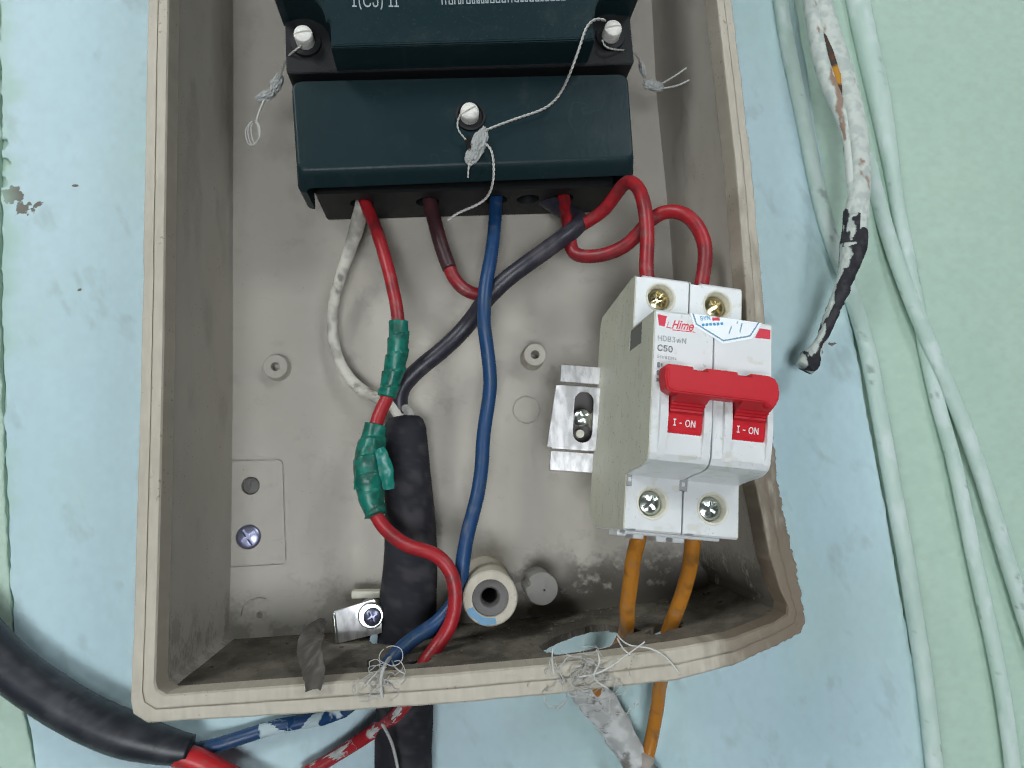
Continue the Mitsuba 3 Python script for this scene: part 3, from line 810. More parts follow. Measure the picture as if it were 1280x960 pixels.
pen = [LineString([(4.6, 17.8), (5.3, 20.0)]).buffer(0.16), LineString([(8.0, 18.6), (8.6, 21.4)]).buffer(0.16), LineString([(7.0, 21.2), (7.3, 21.9)]).buffer(0.13)]
put('pen_mark', join(*[flat(q, 0.18, 0.05) for q in pen]), 'steel_blue_print', st, frame=BF, smooth=False)

# ------------------------------------------------------------------ wires inside the box
def coloured(mesh, base, alt, scale=6.0, lo=0.45, hi=0.7, seed=0):
    v, f = arr(mesh)
    t = sstep(lo, hi, vnoise(v, scale, seed, 4))
    c = mixc(base, alt, t)
    dust = sstep(0.58, 0.72, vnoise(v, 2.2, seed + 50, 4)) * sstep(0.35, 0.6, vnoise(v, 9.0, seed + 60))
    return mixc(c, (0.17, 0.155, 0.135), dust * (0.3 if max(base) > 0.06 else 0.1))


def rise(pts, d=17.0):
    """The same course, carried on upwards into the terminal block."""
    p = np.asarray(pts, float)
    return np.vstack([p[0] + [0, d, -1.0], p[0] + [0, d / 2, -0.3], p])


def cable(name, pts, r, base, alt, parent=None, mat='cable_skin', label=None, cat=None, group=None, seed=0, scale=5.0, lo=0.5, hi=0.72, **kw):
    kw.setdefault('wobble', 0.3)
    m = tube(pts, r, seed=seed, **kw)
    return put(name, m, mat, parent, smooth=True, color=coloured(m, base, alt, scale, lo, hi, seed), label=label, cat=cat, group=group)


RED, RED2 = (0.33, 0.014, 0.021), (0.20, 0.016, 0.021)
BLUE, BLUE2 = (0.008, 0.046, 0.135), (0.016, 0.052, 0.11)
DARK, DARK2 = (0.022, 0.021, 0.032), (0.05, 0.045, 0.055)
ORANGE, ORANGE2 = (0.40, 0.155, 0.016), (0.22, 0.095, 0.02)

# red wire spliced twice with green tape; it leaves the box through the bottom and runs on under flaking white paint
rw = thing('spliced_red_wire', 'red wire with two green tape splices left of the blue wire', 'wire')
red_path = [(-25.4, 109, 24), (-23, 101.7, 26), (-18.7, 86.7, 30), (-15.6, 70.1, 33), (-13.8, 55.8, 35), (-15, 42.6, 34), (-18.6, 30.4, 33), (-23.6, 19.5, 34), (-26.3, 2.3, 36), (-25, -11.2, 38), (-20.6, -18.5, 41), (-13, -23.9, 44), (-5.2, -26.7, 46), (0.1, -32.4, 47), (1.6, -39.9, 47), (-0.5, -49.9, 46), (-5.5, -57.2, 46), (-9.4, -61.8, 47), (-11.8, -65.7, 45), (-15.2, -74.1, 38), (-20.7, -83.2, 26), (-30.1, -92.4, 14), (-39.9, -99.2, 8), (-49.2, -104.2, 6), (-59.9, -109.1, 5)]
red_path = rise(red_path)
cable('core', red_path, 2.45, RED, RED2, rw, n=14, rough=0.03, seed=2)
t1 = [(-13.4, 56.7, 35), (-14, 49.8, 35), (-15.3, 42.6, 34), (-17.5, 35.1, 33), (-19.2, 29.3, 33)]
t2 = [(-23.3, 18.9, 34), (-25.5, 10.8, 35), (-26.3, 2.3, 36), (-26, -6.2, 37), (-24.5, -12.9, 38.5)]
def wrap(base, amp, pitch):
    def fn(s, a):
        saw = np.mod(s / pitch + a / (2 * np.pi), 1.0)
        return base(s) + amp * (1 - saw)
    return fn
def tape(pts, base, seed, rough):
    m = tube(pts, wrap(base, 0.6, 6.5), n=40, step=0.3, rough=rough, seed=seed, rscale=7.0)
    v, f = m
    col = mixc((0.006, 0.155, 0.115), (0.004, 0.085, 0.062), sstep(0.4, 0.65, vnoise(v, 3.0, seed)))
    col = mixc(col, (0.05, 0.07, 0.05), sstep(0.62, 0.74, vnoise(v, 1.6, seed + 5)) * 0.6)
    return m, col
m, col = tape(t1, lambda s: 3.1 + 0.5 * np.sin(np.clip(s / 27, 0, 1) * np.pi) , 3, 0.08)
put('green_tape', m, 'tape_skin', rw, smooth=True, color=col)
m, col = tape(t2, lambda s: 3.4 + 2.2 * np.sin(np.clip(s / 31, 0, 1) * np.pi) ** 1.2, 8, 0.17)
gt = put('green_tape', m, 'tape_skin', rw, smooth=True, color=col, label='lumpy lower green tape splice')
# the loose end of the tape
def ribbon(pts, width, seed=0, thick=0.25, curl=0.8):
    c, s = spline(pts, 0.8)
    t = np.gradient(c, axis=0); t /= np.linalg.norm(t, axis=1, keepdims=True)
    b = np.cross(t, [0, 0, 1.0]); b /= np.linalg.norm(b, axis=1, keepdims=True)
    ww = width(s / s[-1]) if callable(width) else np.full(len(s), width)
    rows = []
    for q in np.linspace(-1, 1, 7):
        p = c + b * (q * ww / 2)[:, None]
        p[:, 2] += curl * (q * q - 0.4) * ww / 5 + 1.2 * (meshkit.fbm(np.c_[s / 3, s * 0 + q, s * 0 + seed], 2) - 0.5)
        p[:, :2] += 0.7 * (meshkit.fbm(np.c_[s / 2, s * 0 + 2 * q, s * 0 + seed + 3], 2) - 0.5)[:, None]
        rows.append(p)
    g = np.stack(rows, 1)
    lo = g - [0, 0, thick]
    n_, m_ = g.shape[:2]
    i, j = np.meshgrid(np.arange(n_ - 1), np.arange(m_ - 1), indexing='ij')
    f = np.stack([i * m_ + j, (i + 1) * m_ + j, (i + 1) * m_ + j + 1, i * m_ + j + 1], -1).reshape(-1, 4)
    f = np.vstack([f, f[:, ::-1] + n_ * m_])
    e = [[a * m_, (a + 1) * m_] for a in range(n_ - 1)]
    e2 = [[a * m_ + m_ - 1, (a + 1) * m_ + m_ - 1] for a in range(n_ - 1)]
    sides = [[a, b_, b_ + n_ * m_, a + n_ * m_] for a, b_ in e + e2]
    f = np.vstack([f, sides])
    return np.vstack([g.reshape(-1, 3), lo.reshape(-1, 3)]), f
m = ribbon([(-22.2, 10.4, 41), (-20.2, 3.3, 41), (-19.6, -4.3, 39)], lambda q: 3.5 + 1.5 * np.sin(q * 3.1), 5)
put('tape_end', m, 'tape_skin', gt, smooth=True, color=coloured(m, (0.008, 0.17, 0.13), (0.02, 0.20, 0.19), 2.0))
m = ribbon([(-28.6, 6.4, 39), (-29.6, 0.8, 40), (-30.2, -3.5, 41)], lambda q: 2.0 + 1.0 * np.sin(q * 3.1), 9)
put('tape_end', m, 'tape_skin', gt, smooth=True, color=coloured(m, (0.006, 0.14, 0.10), (0.01, 0.10, 0.07), 2.0))
m = tube([(-11.3, -67.2, 47), (-15.2, -74, 38.3), (-20.7, -83.1, 26.2), (-30.1, -92.3, 14.2), (-39.9, -99.1, 8.2), (-49.2, -104.1, 6.2), (-59.9, -109.1, 5.2)], 2.55, n=36, step=0.3, rough=0.06, seed=4)
v, f = m
flake = sstep(0.52, 0.56, vnoise(v * [1, 1, 1.0], 6.0, 31, 4))
col = mixc(mixc((0.50, 0.52, 0.50), (0.36, 0.37, 0.36), sstep(0.4, 0.7, vnoise(v, 2.0, 3))), RED, flake)
m = swell(m, 1 - flake, 0.3)
put('flaking_paint', m, 'matt_skin', rw, smooth=True, color=col, label='grey white paint flaking off the red wire')

# white wire, looping left
ww_path = [(-26.6, 109.2, 22), (-27.6, 102.3, 23), (-31, 91.4, 22), (-36.1, 79.6, 19), (-40.1, 66, 16), (-39.8, 51.7, 15), (-34.2, 38.8, 17), (-25.6, 31.4, 20), (-18.3, 27, 22), (-15.1, 20.5, 21)]
ww_path = rise(ww_path)
m = tube(ww_path, lambda s, a: 2.15 + 0.75 * np.exp(-((s - 29) / 9) ** 2) + 0.3 * np.exp(-((s - 97) / 6) ** 2), n=16, step=0.6, rough=0.10, seed=6)
v, f = m
col = mixc((0.54, 0.52, 0.46), (0.36, 0.34, 0.30), sstep(0.45, 0.7, vnoise(v, 3.5, 12)))
col = mixc(col, (0.10, 0.09, 0.08), sstep(0.60, 0.72, vnoise(v * [1, 0.6, 1], 3.6, 17, 4)) * 0.75)
put('white_wire', m, 'matt_skin', smooth=True, color=col, label='cracked off white wire looping left of the green splice', cat='wire')

# blue wire
blue = thing('blue_wire', 'blue wire running down the middle of the box', 'wire')
cable('core', rise([(26.9, 109.9, 25), (25.9, 101.8, 27), (23.8, 87.8, 32), (19.6, 70.1, 37), (17.7, 55.3, 38), (18.7, 40.5, 36), (17.9, 25.9, 34), (15, 11.3, 34), (12.3, -6, 36), (7.7, -19.7, 38), (4.3, -33.8, 39), (1.8, -43.2, 40), (-3.8, -49.5, 41), (-11.3, -53.5, 43), (-18.2, -57.4, 46), (-22, -61.1, 47), (-26.6, -66.7, 40), (-33.6, -76, 24), (-42.8, -85.9, 9), (-54.2, -89.4, 5.5), (-66.9, -90.8, 4.5), (-78.1, -92.6, 4.5), (-88.4, -94.4, 6), (-97.8, -95, 8)]),
      2.6, BLUE, BLUE2, blue, n=14, rough=0.05, seed=9)
m = tube([(-42.1, -85.4, 10), (-54.2, -89.4, 5.7), (-66.8, -90.8, 4.7), (-74.2, -91.8, 4.6)], 2.82, n=36, step=0.3, rough=0.06, seed=14)
v, f = m
flake = sstep(0.47, 0.51, vnoise(v, 7.0, 77, 4))
col = mixc(BLUE, (0.46, 0.57, 0.60), flake)
m = swell(m, flake, 0.3)
put('flaking_paint', m, 'matt_skin', blue, smooth=True, color=col, label='pale paint flaking off the blue wire')

# black armoured sleeve with the thick black conductor
sl = thing('black_cable', 'thick black sheathed cable with a cut end rising from the bottom', 'cable')
sl_path = [(-14.1, 22.4, 20), (-13.8, 10.7, 20), (-13.7, -13.5, 20), (-14.8, -37.1, 20), (-16.7, -57.2, 20), (-18.7, -75.5, 15), (-19.9, -92.1, 12), (-20.7, -108, 11), (-22.3, -141.3, 11)]
def sleeve_r(s, a):
    return (8.0 + 2.6 * np.clip(s / 70, 0, 1) + 0.25 * np.sin(3 * a + s / 9)) * (0.72 + 0.28 * np.sqrt(np.clip(s / 5, 0, 1)))
m = tube(sl_path, sleeve_r, n=30, step=1.0, rough=0.03, seed=21)
put('sheath', m, 'matt_skin', sl, smooth=True, color=coloured(m, (0.020, 0.020, 0.026), (0.045, 0.043, 0.048), 5.0))
q0 = np.array(sl_path[0])
cable('frayed_lining', [(-16.6, 27, 21), (-14.4, 26.2, 22), (-12.4, 24.6, 22), (-12.1, 19.8, 20)], 1.9, (0.45, 0.44, 0.42), (0.25, 0.24, 0.22), sl, 'matt_skin', n=12, rough=0.1, seed=4)
cable('conductor', [(-15.6, 24.6, 20), (-15.1, 32.1, 22), (-9.8, 38.4, 24), (1, 46.4, 25), (11.6, 55.7, 26), (19.5, 64.6, 32), (29.4, 72.6, 36.5), (40.7, 79.8, 38), (50.4, 86.4, 38), (57.6, 94, 33), (52.5, 101.9, 25), (45.4, 110.1, 20), (41.7, 114.3, 20)], 3.3, DARK, DARK2, sl, 'cable_skin', n=16, rough=0.04, seed=31)

# the two breaker feeds and the stub behind the blue wire
pr = 'red wires feeding the top of the breaker'
cable('red_feed_wire', rise([(-0.3, 111, 24), (1.1, 101, 26), (3.5, 88.2, 28), (6.6, 77.2, 29), (9.7, 71.4, 29), (14.5, 68.3, 28), (21.3, 68.2, 27.5), (30.3, 74.1, 29), (41.9, 81.4, 30), (51, 87.4, 31.5), (58.2, 91.7, 35), (64.9, 94.7, 40), (69.4, 99.1, 46), (72.3, 101.1, 52), (74.3, 96.1, 58), (74.7, 86.8, 62), (74.2, 75.5, 63), (72.8, 65.4, 63.5), (73, 57.8, 63.4), (74, 51.6, 62)]),
      2.5, RED, RED2, wobble=0, label='red wire bent behind the blue wire and entering the left breaker pole', cat='wire', group=pr, seed=41, n=14, rough=0.04, lo=0.4, hi=0.6)
cable('red_feed_wire', rise([(54, 110.3, 24), (53.6, 100.7, 28), (52.9, 88.7, 34), (53.5, 80, 37), (58.6, 77.3, 40), (66.5, 77.3, 44), (72.7, 80, 48), (77.4, 84.5, 52), (82.4, 87.4, 56), (88, 86, 60), (93.1, 79.8, 62), (94.9, 71.5, 62.5), (93.2, 62.9, 62.5), (91, 55.1, 62.3), (90.1, 49.7, 61)]),
      2.55, RED, RED2, label='red wire arching into the right breaker pole', cat='wire', group=pr, seed=43, n=14, rough=0.04, lo=0.42, hi=0.65)

cable('dark_upper_end', rise([(-0.3, 111, 24), (1.1, 101, 26), (3.5, 88.2, 28), (6.4, 77.9, 29)]), 2.85, (0.045, 0.018, 0.022), (0.08, 0.02, 0.025), 'red_feed_wire', n=14, rough=0.03, wobble=0, seed=47, label='dark maroon upper end of the red wire')  # darker, slightly thicker tube over the upper end of the red wire

# orange wires
go = 'orange wires below the breaker'
cable('orange_wire', [(61.4, -18.8, 69), (60.5, -26.6, 66), (59.5, -37.5, 59), (59.3, -49.3, 51), (59.9, -57.2, 45), (59.6, -64.9, 36), (56.4, -77.1, 20), (53.8, -87.6, 11), (56.3, -95.8, 8.5), (61.4, -104.2, 8)], 2.6, ORANGE, ORANGE2, label='orange wire from the left breaker pole into the broken opening', cat='wire', group=go, seed=51, lo=0.52, hi=0.75, scale=3.0, n=14, rough=0.03)
cable('orange_wire', [(79.5, -21.5, 68), (78.9, -28.5, 66), (78.8, -37.9, 60), (76.9, -47.6, 54), (75.4, -55, 49), (74.4, -61.6, 44), (75.6, -74, 32), (77.1, -86, 20), (76.5, -98.4, 13), (74.1, -109.5, 10), (71.8, -115.4, 9.5)], 2.6, ORANGE, ORANGE2, label='orange wire from the right breaker pole, showing again below the rim', cat='wire', group=go, seed=53, lo=0.52, hi=0.75, scale=3.0, n=14, rough=0.03)

# ------------------------------------------------------------------ clamp, scrap, sleeve, seals, strings
cl = thing('cable_clamp', 'shiny metal clamp plate with a screw left of the black cable', 'clamp')
cp = [(-42.4, -46.7, 26), (-27.5, -43.5, 26), (-24, -55.3, 26), (-41.7, -57.9, 26)]
plate_c = Polygon([q[:2] for q in cp]).buffer(-0.6).buffer(0.6)
put('plate', prism(plate_c, 24.8, 26.0, 0.4), 'zinc', cl)
put('lip', tube([(-42.1, -47, 26), (-41.4, -57.6, 26)], 0.7, n=10), 'nickel', cl, smooth=True)
cc = [(-28.9, -49, 26)][0]
put('washer', moved(lathe([(4.6, 26.0), (4.6, 27.0), (4.2, 27.3), (2.6, 27.3), (2.4, 26.9), (0.01, 26.9)], 30), [cc[0], cc[1], 0]), 'nickel', cl)
put('screw', moved(screw_head(3.1, 2.6, 'cross', 0.4), [cc[0] + 0.6, cc[1] - 0.3, 27.0]), 'blued_steel', cl)
sp = [(-36.5, -41.5, 18), (-26.5, -42.3, 18), (-26.6, -44.3, 18), (-36.5, -43.8, 18)]
put('strap', prism(Polygon([q[:2] for q in sp]).buffer(0.2), 12.0, 18.0, 0.4), 'ivory_plastic', cl)
put('post', moved(lathe([(5.0, 8.0), (4.6, 24.9), (0.01, 24.9)], 24), [cc[0] - 1, cc[1], 0]), 'dust_grey', cl)

m = ribbon([(-42.2, -45.9, 44), (-44.2, -48.2, 54), (-43.4, -51.5, 63), (-41.1, -55, 71), (-40.8, -59.6, 74.5)], lambda q: 1.2 + 7.2 * np.sin(np.clip(q, 0, 1) ** 0.8 * 2.7) ** 1.0, 13, 0.4, 1.6)
put('tape_scrap', m, 'matt_skin', smooth=True, color=coloured(m, (0.085, 0.075, 0.066), (0.15, 0.135, 0.12), 3.0), label='shrivelled brown scrap hanging over the bottom rim', cat='scrap')

gs = thing('torn_sleeve', 'torn grey cable sleeve below the right part of the bottom rim', 'cable sleeve')
m = tube([(47.7, -82, 12), (52.2, -88.5, 9.5), (56.3, -94.4, 9), (60.9, -102.4, 8), (65.9, -111.8, 8), (71.4, -121.8, 8), (77.6, -137.1, 8)], lambda s, a: 6.2 + 0.7 * np.sin(2 * a + s / 8), n=64, step=0.3, flat=0.7, rough=0.17, seed=61)
v, f = m
col = mixc((0.60, 0.61, 0.60), (0.42, 0.43, 0.42), sstep(0.4, 0.65, vnoise(v, 4.0, 62)))
crack = 1 - sstep(0.004, 0.016, np.abs(vnoise(v, 6.0, 66, 3) - 0.5))
col = mixc(col, (0.10, 0.10, 0.095), crack * 0.8 * sstep(0.45, 0.6, vnoise(v, 9.0, 67)))
col = mixc(col, (0.13, 0.12, 0.105), sstep(0.60, 0.68, vnoise(v, 7.0, 65, 4)) * 0.8)
put('sheath', m, 'matt_skin', gs, smooth=True, color=col)
cable('end_cap', [(72.6, -112.9, 10), (70.7, -117, 9.5), (69.1, -122.6, 9)], 3.4, (0.40, 0.35, 0.31), (0.26, 0.22, 0.2), gs, 'matt_skin', n=14, rough=0.1, seed=5)


def blob(center, size, seed, rough=0.35, rot=0.0):
    s = trimesh.creation.icosphere(subdivisions=4, radius=1.0)
    v = np.array(s.vertices)
    r = 1 + rough * 2 * (meshkit.fbm(v * 2.1 + seed, 4, seed) - 0.5) + 0.12 * np.sign(meshkit.fbm(v * 4 + seed, 2, seed + 1) - 0.5)
    v = v * r[:, None] * np.asarray(size)
    c, s_ = math.cos(rot), math.sin(rot)
    v = np.stack([c * v[:, 0] - s_ * v[:, 1], s_ * v[:, 0] + c * v[:, 1], v[:, 2]], -1)
    return v + np.asarray(center, float), np.array(s.faces)


def twisted(pts, r=0.28, gap=0.26, pitch=3.2):
    c, s = spline(pts, 0.45)
    t = np.gradient(c, axis=0); t /= np.linalg.norm(t, axis=1, keepdims=True)
    a = np.cross(t, [0.3, 0.2, 1.0]); a /= np.linalg.norm(a, axis=1, keepdims=True)
    b = np.cross(t, a)
    out = []
    for ph in (0, np.pi):
        w = 2 * np.pi * s / pitch + ph
        out.append(tube(c + gap * (np.cos(w)[:, None] * a + np.sin(w)[:, None] * b), r, n=8, smooth_path=False))
    return join(*out)


gl = 'wire seals on the meter'
# middle seal
ms = thing('seal_wire', 'twisted seal wire with a grey tag across the terminal cover', 'wire seal', gl)
put('wire', twisted([(63.4, 150.4, 73), (60.1, 150.2, 74), (56.7, 147.5, 74.5), (53.8, 141.2, 74), (50.7, 134.1, 70), (47.7, 129.7, 63), (43, 126.3, 60), (34.9, 123.6, 59), (25.3, 120.2, 59), (20.1, 117.9, 59.5)]), 'wire_steel', ms, smooth=True)
put('seal_tag', join(blob([(18.1, 113.2, 59)][0], (2.3, 6.0, 1.7), 4, 0.35, -0.42), blob([(15.4, 109, 58.6)][0], (2.0, 2.8, 1.2), 9, 0.4, -0.2)), 'seal_plastic', ms, smooth=True)
put('wire_loop', twisted([(19.8, 114.1, 59), (22.1, 111.2, 60), (22.9, 105.6, 60), (22.4, 99.8, 58), (20.2, 95.9, 54), (15.1, 94.1, 50), (9.4, 93.1, 46), (6.4, 91.5, 44)]), 'wire_steel', ms, smooth=True)
put('wire_loop', twisted([(12.9, 125.4, 59), (11.3, 121.1, 60), (11.6, 117.8, 60), (14, 114.8, 59), (15.2, 110.6, 59), (14.3, 105.3, 59), (13.8, 101.7, 58)], 0.2, 0.18), 'wire_steel', ms, smooth=True)
put('bead', blob([(14.8, 113.6, 59)][0], (1.0, 2.6, 0.9), 14, 0.3, 0.1), 'dark_hole', ms, smooth=True)
# left seal
ls = thing('seal_wire', 'crumpled wire seal hanging from the left screw of the meter', 'wire seal', gl)
put('wire', twisted([(-40.4, 149, 62), (-42.8, 147.9, 61), (-45.9, 147.4, 58), (-49.1, 147, 52), (-51.2, 145.2, 48)], 0.22, 0.2), 'wire_steel', ls, smooth=True)
put('seal_tag', join(blob([(-52.8, 144.5, 46)][0], (1.9, 3.6, 1.5), 21, 0.4, -0.4), blob([(-57.5, 141.3, 43)][0], (3.6, 1.7, 1.4), 24, 0.45, 0.35)), 'seal_plastic', ls, smooth=True)
for k, (rx, ry) in enumerate(((2.9, 4.6), (2.3, 4.2), (1.3, 3.6))):
    ce = np.array([(-63.1, 128.7, 40)][0])
    a = np.linspace(0.3, 2 * np.pi - 0.2 * k, 26)
    lp = np.stack([ce[0] + rx * np.sin(a) + 0.4 * k, ce[1] + ry * np.cos(a) + 0.3 * np.sin(3 * a), ce[2] + 1.2 * np.sin(a + k)], -1)
    put('wire_loop', tube(lp, 0.2, n=8, step=0.6), 'string_white', ls, smooth=True)
put('wire_end', tube([(-58.1, 139.5, 43), (-60.2, 135.7, 42), (-61.6, 132.5, 41)], 0.45, n=8), 'wire_steel', ls, smooth=True)
# right seal
rs2 = thing('seal_wire', 'wire seal with two frayed ends hanging from the right screw of the meter', 'wire seal', gl)
put('wire', twisted([(64.8, 150.5, 62), (65.8, 148.1, 62), (69.2, 147.5, 61), (76.1, 150, 56), (81.3, 151.3, 50), (83.8, 149.8, 46)], 0.2, 0.18), 'wire_steel', rs2, smooth=True)
put('seal_tag', join(blob([(84.8, 150.4, 44)][0], (1.1, 3.4, 1.2), 31, 0.35, 0.2), blob([(89, 144.6, 42)][0], (3.9, 2.0, 1.4), 33, 0.45, -0.25)), 'seal_plastic', rs2, smooth=True)
put('wire_end', twisted([(92.3, 145.2, 42), (97.3, 147.6, 43), (102.5, 150.6, 44)], 0.2, 0.18), 'string_white', rs2, smooth=True)
put('wire_end', twisted([(93.4, 143.5, 42), (98.3, 143.9, 43), (103.2, 145.6, 44)], 0.2, 0.18), 'string_white', rs2, smooth=True)


# tangles of string
def tangle(center, spread, n, rad, seed, r=(0.12, 0.24), amp=1.0):
    g = np.random.default_rng(seed)
    out = []
    for k in range(n):
        ce = np.asarray(center) + g.normal(0, 1, 3) * np.asarray(spread)
        a0, span = g.uniform(0, 6.28), g.uniform(2.2, 6.0)
        rr = g.uniform(*rad)
        a = np.linspace(a0, a0 + span, 12)
        tilt = g.uniform(0.35, 1.0)
        p = np.stack([ce[0] + rr * np.cos(a), ce[1] + rr * tilt * np.sin(a), ce[2] + 0.25 * rr * np.sin(a * 1.5 + k)], -1)
        p += g.normal(0, 0.08 * rr * amp, p.shape)
        out.append(tube(p, g.uniform(*r), n=6, step=0.8))
    return out


tg = thing('string_tangle', 'tangle of pale string on the bottom rim below the breaker', 'string')
c0 = [(38.8, -63.7, 73)][0]
loops = tangle(c0, (5.5, 3.2, 1.0), 22, (2.0, 7.5), 3, (0.09, 0.17), 1.8)
put('loops', join(*loops), 'string_grey', tg, smooth=True)
strand_px = [(30.5, -55.2, 72), (29.8, -57.6, 73.5), (29.9, -61.7, 74), (37.1, -63.2, 74), (44, -61.9, 74.5), (51.4, -58.5, 74), (58.7, -55.6, 72), (51.3, -53.7, 66), (53.9, -56.1, 71), (60.5, -57.7, 73), (65.7, -61.8, 73.5), (68.4, -65.4, 73.5), (51.2, -54.7, 68), (51.9, -57, 72.5), (53.4, -58.2, 74), (43.1, -56.1, 73), (43.2, -59.5, 74.5), (41.3, -63.1, 75), (45.6, -67.7, 74)]
sp_ = np.array(strand_px)
for k, idx in enumerate(([0, 1, 2], [3, 4, 5, 6], [7, 8, 9, 10, 11], [12, 13, 14], [15, 16, 17, 18])):
    put('strand', tube(sp_[idx], 0.24, n=8, step=0.7, wobble=0.5, seed=k), 'string_white', tg, smooth=True)
hang = []
g2 = np.random.default_rng(8)
for k in range(16):
    a = np.array([(38.2, -64.1, 73)][0]) + g2.normal(0, 1, 3) * [6, 1.5, 0.6]
    b = a + [g2.uniform(-3, 7), g2.uniform(-12, -5), g2.uniform(-26, -10)]
    hang.append(tube([a, (a + b) / 2 + g2.normal(0, 1.2, 3), b], g2.uniform(0.1, 0.2), n=6, step=0.9))
put('loose_fibres', join(*hang), 'string_grey', tg, smooth=True)

tg2 = thing('string_tangle', 'wisp of fibres on the rim where the blue wire leaves', 'string')
put('loops', join(*tangle([(-22.2, -58.5, 72.6)][0], (3.4, 3.2, 0.6), 14, (1.5, 4.5), 6, (0.09, 0.17))), 'string_grey', tg2, smooth=True)
put('strand', tube([(-19.8, -56, 60), (-20.7, -55.7, 72), (-21.7, -58.9, 73), (-21.5, -63.9, 73)], 0.55, n=8, rough=0.2), 'string_grey', tg2, smooth=True)
put('strand', tube([(-20.1, -56.5, 62), (-23.1, -57.1, 72.5), (-26.6, -60.3, 73)], 0.3, n=8), 'string_grey', tg2, smooth=True)
put('strand', tube([(-19.2, -56.5, 62), (-16.5, -56.8, 72.5), (-14.7, -57.8, 73)], 0.25, n=8), 'string_grey', tg2, smooth=True)
put('loose_string', tube([(-25.7, -84.1, 34), (-23.6, -90.7, 30), (-22.4, -97.5, 27), (-21.2, -106.1, 26)], 0.55, n=8, rough=0.1, step=0.7), 'string_grey', smooth=True, label='single pale string hanging in front of the black cable below the box', cat='string')

# ------------------------------------------------------------------ cables outside the box
bc = thing('black_supply_cable', 'fat black cable curving in from the left under the box corner', 'cable')
bpath = [(-206.9, -5.9, 12), (-179.2, -35, 12), (-162.5, -55.1, 12), (-148.7, -67.5, 12), (-132.3, -79, 12), (-115.8, -87.3, 12), (-103.5, -92, 11.5), (-97.3, -93.9, 11)]
m = tube(bpath, lambda s, a: 7.9 - 2.8 * sstep(115, 150, s), n=26, step=1.2, rough=0.02, seed=71)
put('sheath', m, 'cable_skin', bc, smooth=True, color=coloured(m, (0.017, 0.019, 0.026), (0.04, 0.042, 0.05), 7.0))
cable('red_core', [(-101.4, -94.2, 12), (-95, -97.1, 12), (-88.4, -101.5, 11), (-77.5, -109.4, 10), (-58, -121.6, 9)], 4.3, (0.55, 0.02, 0.026), (0.36, 0.02, 0.024), bc, n=16, rough=0.03, seed=73)

# painted cables along the right side of the board
MINT, MINT2, MINT3 = (0.50, 0.62, 0.565), (0.44, 0.57, 0.51), (0.56, 0.66, 0.63)
gp = 'painted cables on the wall right of the box'
def painted(pts, r, label, seed, flat=0.8):
    m = tube(pts, r, n=16, step=1.0, flat=flat, rough=0.03, seed=seed, wobble=0.12)
    v, f = m
    col = mixc(MINT, MINT2, sstep(0.35, 0.65, vnoise(v * [1, 0.4, 1], 8.0, seed)))
    col = mixc(col, MINT3, sstep(0.5, 0.7, vnoise(v * [1, 0.5, 1], 5.0, seed + 3)))
    col = mixc(col, (0.16, 0.21, 0.19), sstep(0.70, 0.76, vnoise(v * [1, 0.6, 1], 4.0, seed + 9, 4)) * 0.6)
    put('painted_cable', m, 'matt_skin', smooth=True, color=col, label=label, cat='cable', group=gp)
painted([(169.5, 235.6, 1), (170.5, 186.6, 1), (173.9, 147, 1), (177.5, 104.4, 1.5), (184, 74.2, 2), (189.2, 44.7, 2), (191.3, 16, 2), (193.4, -22.5, 2), (195.1, -59.2, 2), (195.9, -96, 2), (195.3, -134.2, 2), (194.2, -165, 2)], 3.6, 'mint painted cable closest to the box along the board edge', 81)
painted([(208.2, 237.7, -1), (210.8, 196, -1), (214.1, 155.3, -1), (215.6, 112, -1), (217.6, 73.7, -1), (219.4, 40, -0.5), (221.7, 14.5, -0.5), (224.8, -10.7, 0), (227.5, -49.1, 0), (230.6, -86.6, 0), (231.9, -119.5, 0), (231.2, -154.6, 0)], lambda s, a: 5.4 - 2.2 * sstep(60, 130, s), 'mint painted cable in the middle that widens upwards into a strip', 83, 0.85)
painted([(207.1, 155.7, -9), (207.1, 125.2, -4), (208.7, 92.6, 0), (213.4, 64.8, 2), (219.2, 43.2, 2.4), (227.2, 17.5, 2), (234.1, -9.6, 1.5), (239.4, -36.2, 1), (244, -64, 1), (250.3, -98, 1), (257.7, -141.1, 1)], 3.5, 'mint painted cable farthest right, crossing towards the picture edge', 87)

# the torn hanging cable
fc = thing('torn_cable', 'hanging torn cable with split white sheath and a bare black end', 'cable')
def peel(mesh, base, alt, dark, lo, hi, seed, scale=5.0):
    v, f = mesh
    col = mixc(base, alt, sstep(0.4, 0.65, vnoise(v, 3.0, seed)))
    col = mixc(col, (0.24, 0.12, 0.07), sstep(0.64, 0.70, vnoise(v * [1, 0.4, 1], 4.0, seed + 7, 4)) * sstep(88, 120, v[:, 1]) * 0.8)
    return mixc(col, dark, sstep(lo, hi, vnoise(v * [1, 0.55, 1], scale, seed + 2, 4)))
WHT, WHT2 = (0.56, 0.60, 0.56), (0.44, 0.49, 0.46)
m = tube([(181.1, 225.3, 14), (181.9, 193, 15), (185.3, 167, 17), (186.2, 149.3, 19), (186.1, 133.3, 20), (185, 116.7, 20.5), (182.6, 104.2, 20.5), (180.5, 96.4, 20.5)], lambda s, a: 3.9 + 0.5 * np.cos(2 * a), n=44, step=0.35, rough=0.045, seed=91)
put('sheath', m, 'matt_skin', fc, smooth=True, color=peel(m, WHT, WHT2, (0.2, 0.22, 0.2), 0.78, 0.82, 92))
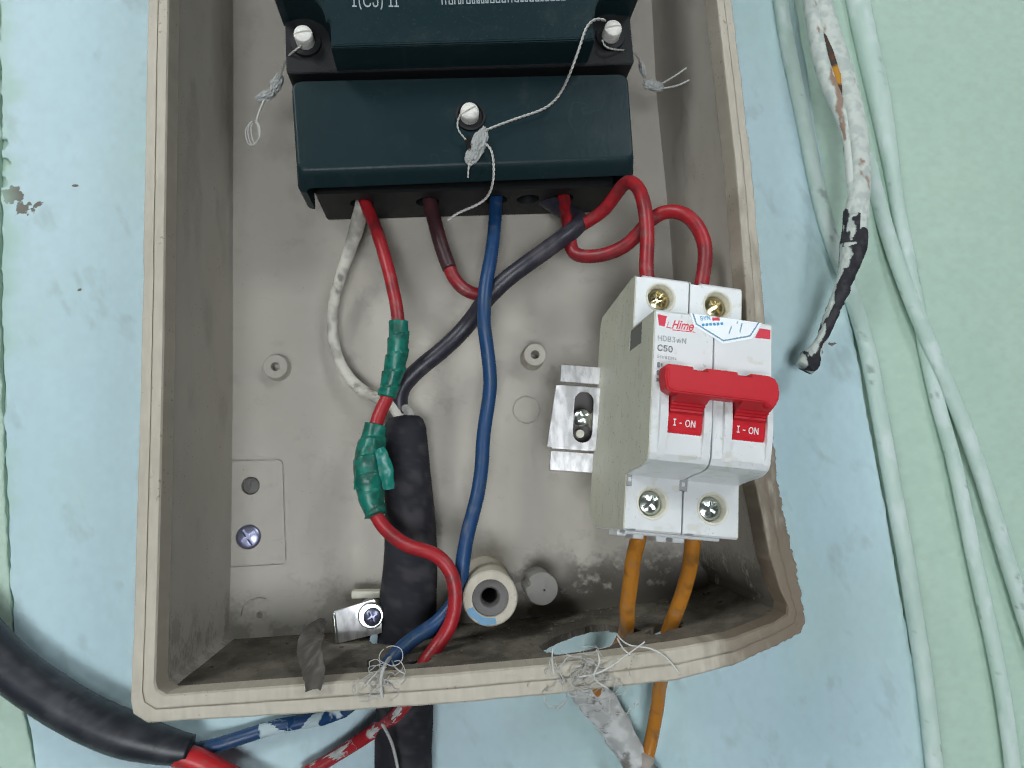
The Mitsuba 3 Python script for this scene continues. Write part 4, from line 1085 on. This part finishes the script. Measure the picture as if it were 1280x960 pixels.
m = tube([(177.1, 226, 13), (176.4, 193.6, 14), (176.6, 171.4, 15.5), (179.1, 154.2, 17), (181.7, 137.8, 18.5), (181, 120.8, 19.5), (180.1, 108, 20), (180.2, 102.7, 20)], lambda s, a: 3.3 - 1.4 * sstep(70, 100, s), n=40, step=0.35, rough=0.05, seed=94)
put('sheath', m, 'matt_skin', fc, smooth=True, color=peel(m, WHT, WHT2, (0.2, 0.22, 0.2), 0.78, 0.82, 95))
m = tube([(180.6, 226.5, 12.5), (180.6, 193.7, 14), (181.3, 168.9, 16.5), (183.7, 149.4, 17.6), (183.5, 126.7, 18.5), (181.7, 106.6, 19), (180.1, 97.7, 19)], 2.7, n=14, step=0.8, rough=0.08, seed=97)
v, f = m
y_ = [(181.5, 162.3, 18)][0]
col = mixc((0.055, 0.045, 0.038), (0.11, 0.05, 0.03), sstep(0.4, 0.7, vnoise(v, 3.0, 98)))
near = np.exp(-np.sum(((v[:, :2] - np.array(y_[:2])) / [4, 5.0]) ** 2, axis=1))
col = mixc(col, (0.46, 0.22, 0.03), sstep(0.35, 0.5, near * (0.6 + 0.8 * vnoise(v, 2.0, 5))))
put('inner_cord', m, 'matt_skin', fc, smooth=True, color=col, label='dark inner cord with an orange patch in the split')
def end_r(s, a):
    return 4.6 - 1.7 * sstep(10, 55, s) + 1.1 * np.exp(-((s - 24) / 8) ** 2) + 1.5 * np.exp(-((s - 74) / 6) ** 2) + 0.4 * np.cos(2 * a + s / 6)
m = tube([(182, 104.3, 20.3), (179.5, 92, 20), (177.1, 80.8, 19), (173.1, 70.1, 18), (168, 59.4, 17), (162.1, 48.2, 16), (157.5, 40.4, 15), (152.4, 33.8, 15)], end_r, n=72, step=0.16, rough=0.13, seed=101)
v, f = m
col = mixc((0.026, 0.026, 0.032), (0.05, 0.05, 0.056), sstep(0.4, 0.7, vnoise(v, 3.0, 102)))
rings = v[:-2].reshape(-1, 72, 3)
cen_ = rings.mean(1)
tan_ = np.gradient(cen_, axis=0); tan_ /= np.linalg.norm(tan_, axis=1, keepdims=True)
perp = np.cross(tan_, [0, 0, 1.0])
lat = np.einsum('ijk,ik->ij', rings - cen_[:, None], perp)
lat = (lat / np.abs(lat).max(1, keepdims=True)).ravel()
along = np.repeat(np.arange(len(cen_)) * 0.16, 72)
lat, along = np.append(lat, [0, 0]), np.append(along, [0, along[-1]])
q = vnoise(v * [1.0, 0.6, 1], 4.0, 131, 4) - 0.5
edge_l = lat - 0.55 + 2.4 * q
edge_r = -lat - 0.62 + 2.4 * (vnoise(v * [1.0, 0.6, 1], 4.0, 137, 4) - 0.5)
cuff = (9.0 - along) / 6 + np.where(lat < 0.1, 1.0, -0.5) * (along < 16) * 0.8 + 2.0 * q
tip = (along - 74) / 4 - 1.2 + lat * 2 + 2 * q
white = sstep(0.0, 0.07, np.maximum.reduce([edge_l - 0.5 * (along < 20), edge_r, cuff, tip]))
col = mixc(col, mixc(WHT, WHT2, sstep(0.4, 0.65, vnoise(v, 2.0, 104))), white)
m = swell(m, white, 0.45)
put('bare_end', m, 'matt_skin', fc, smooth=True, color=col, label='black cable end with flakes of white paint left on it')
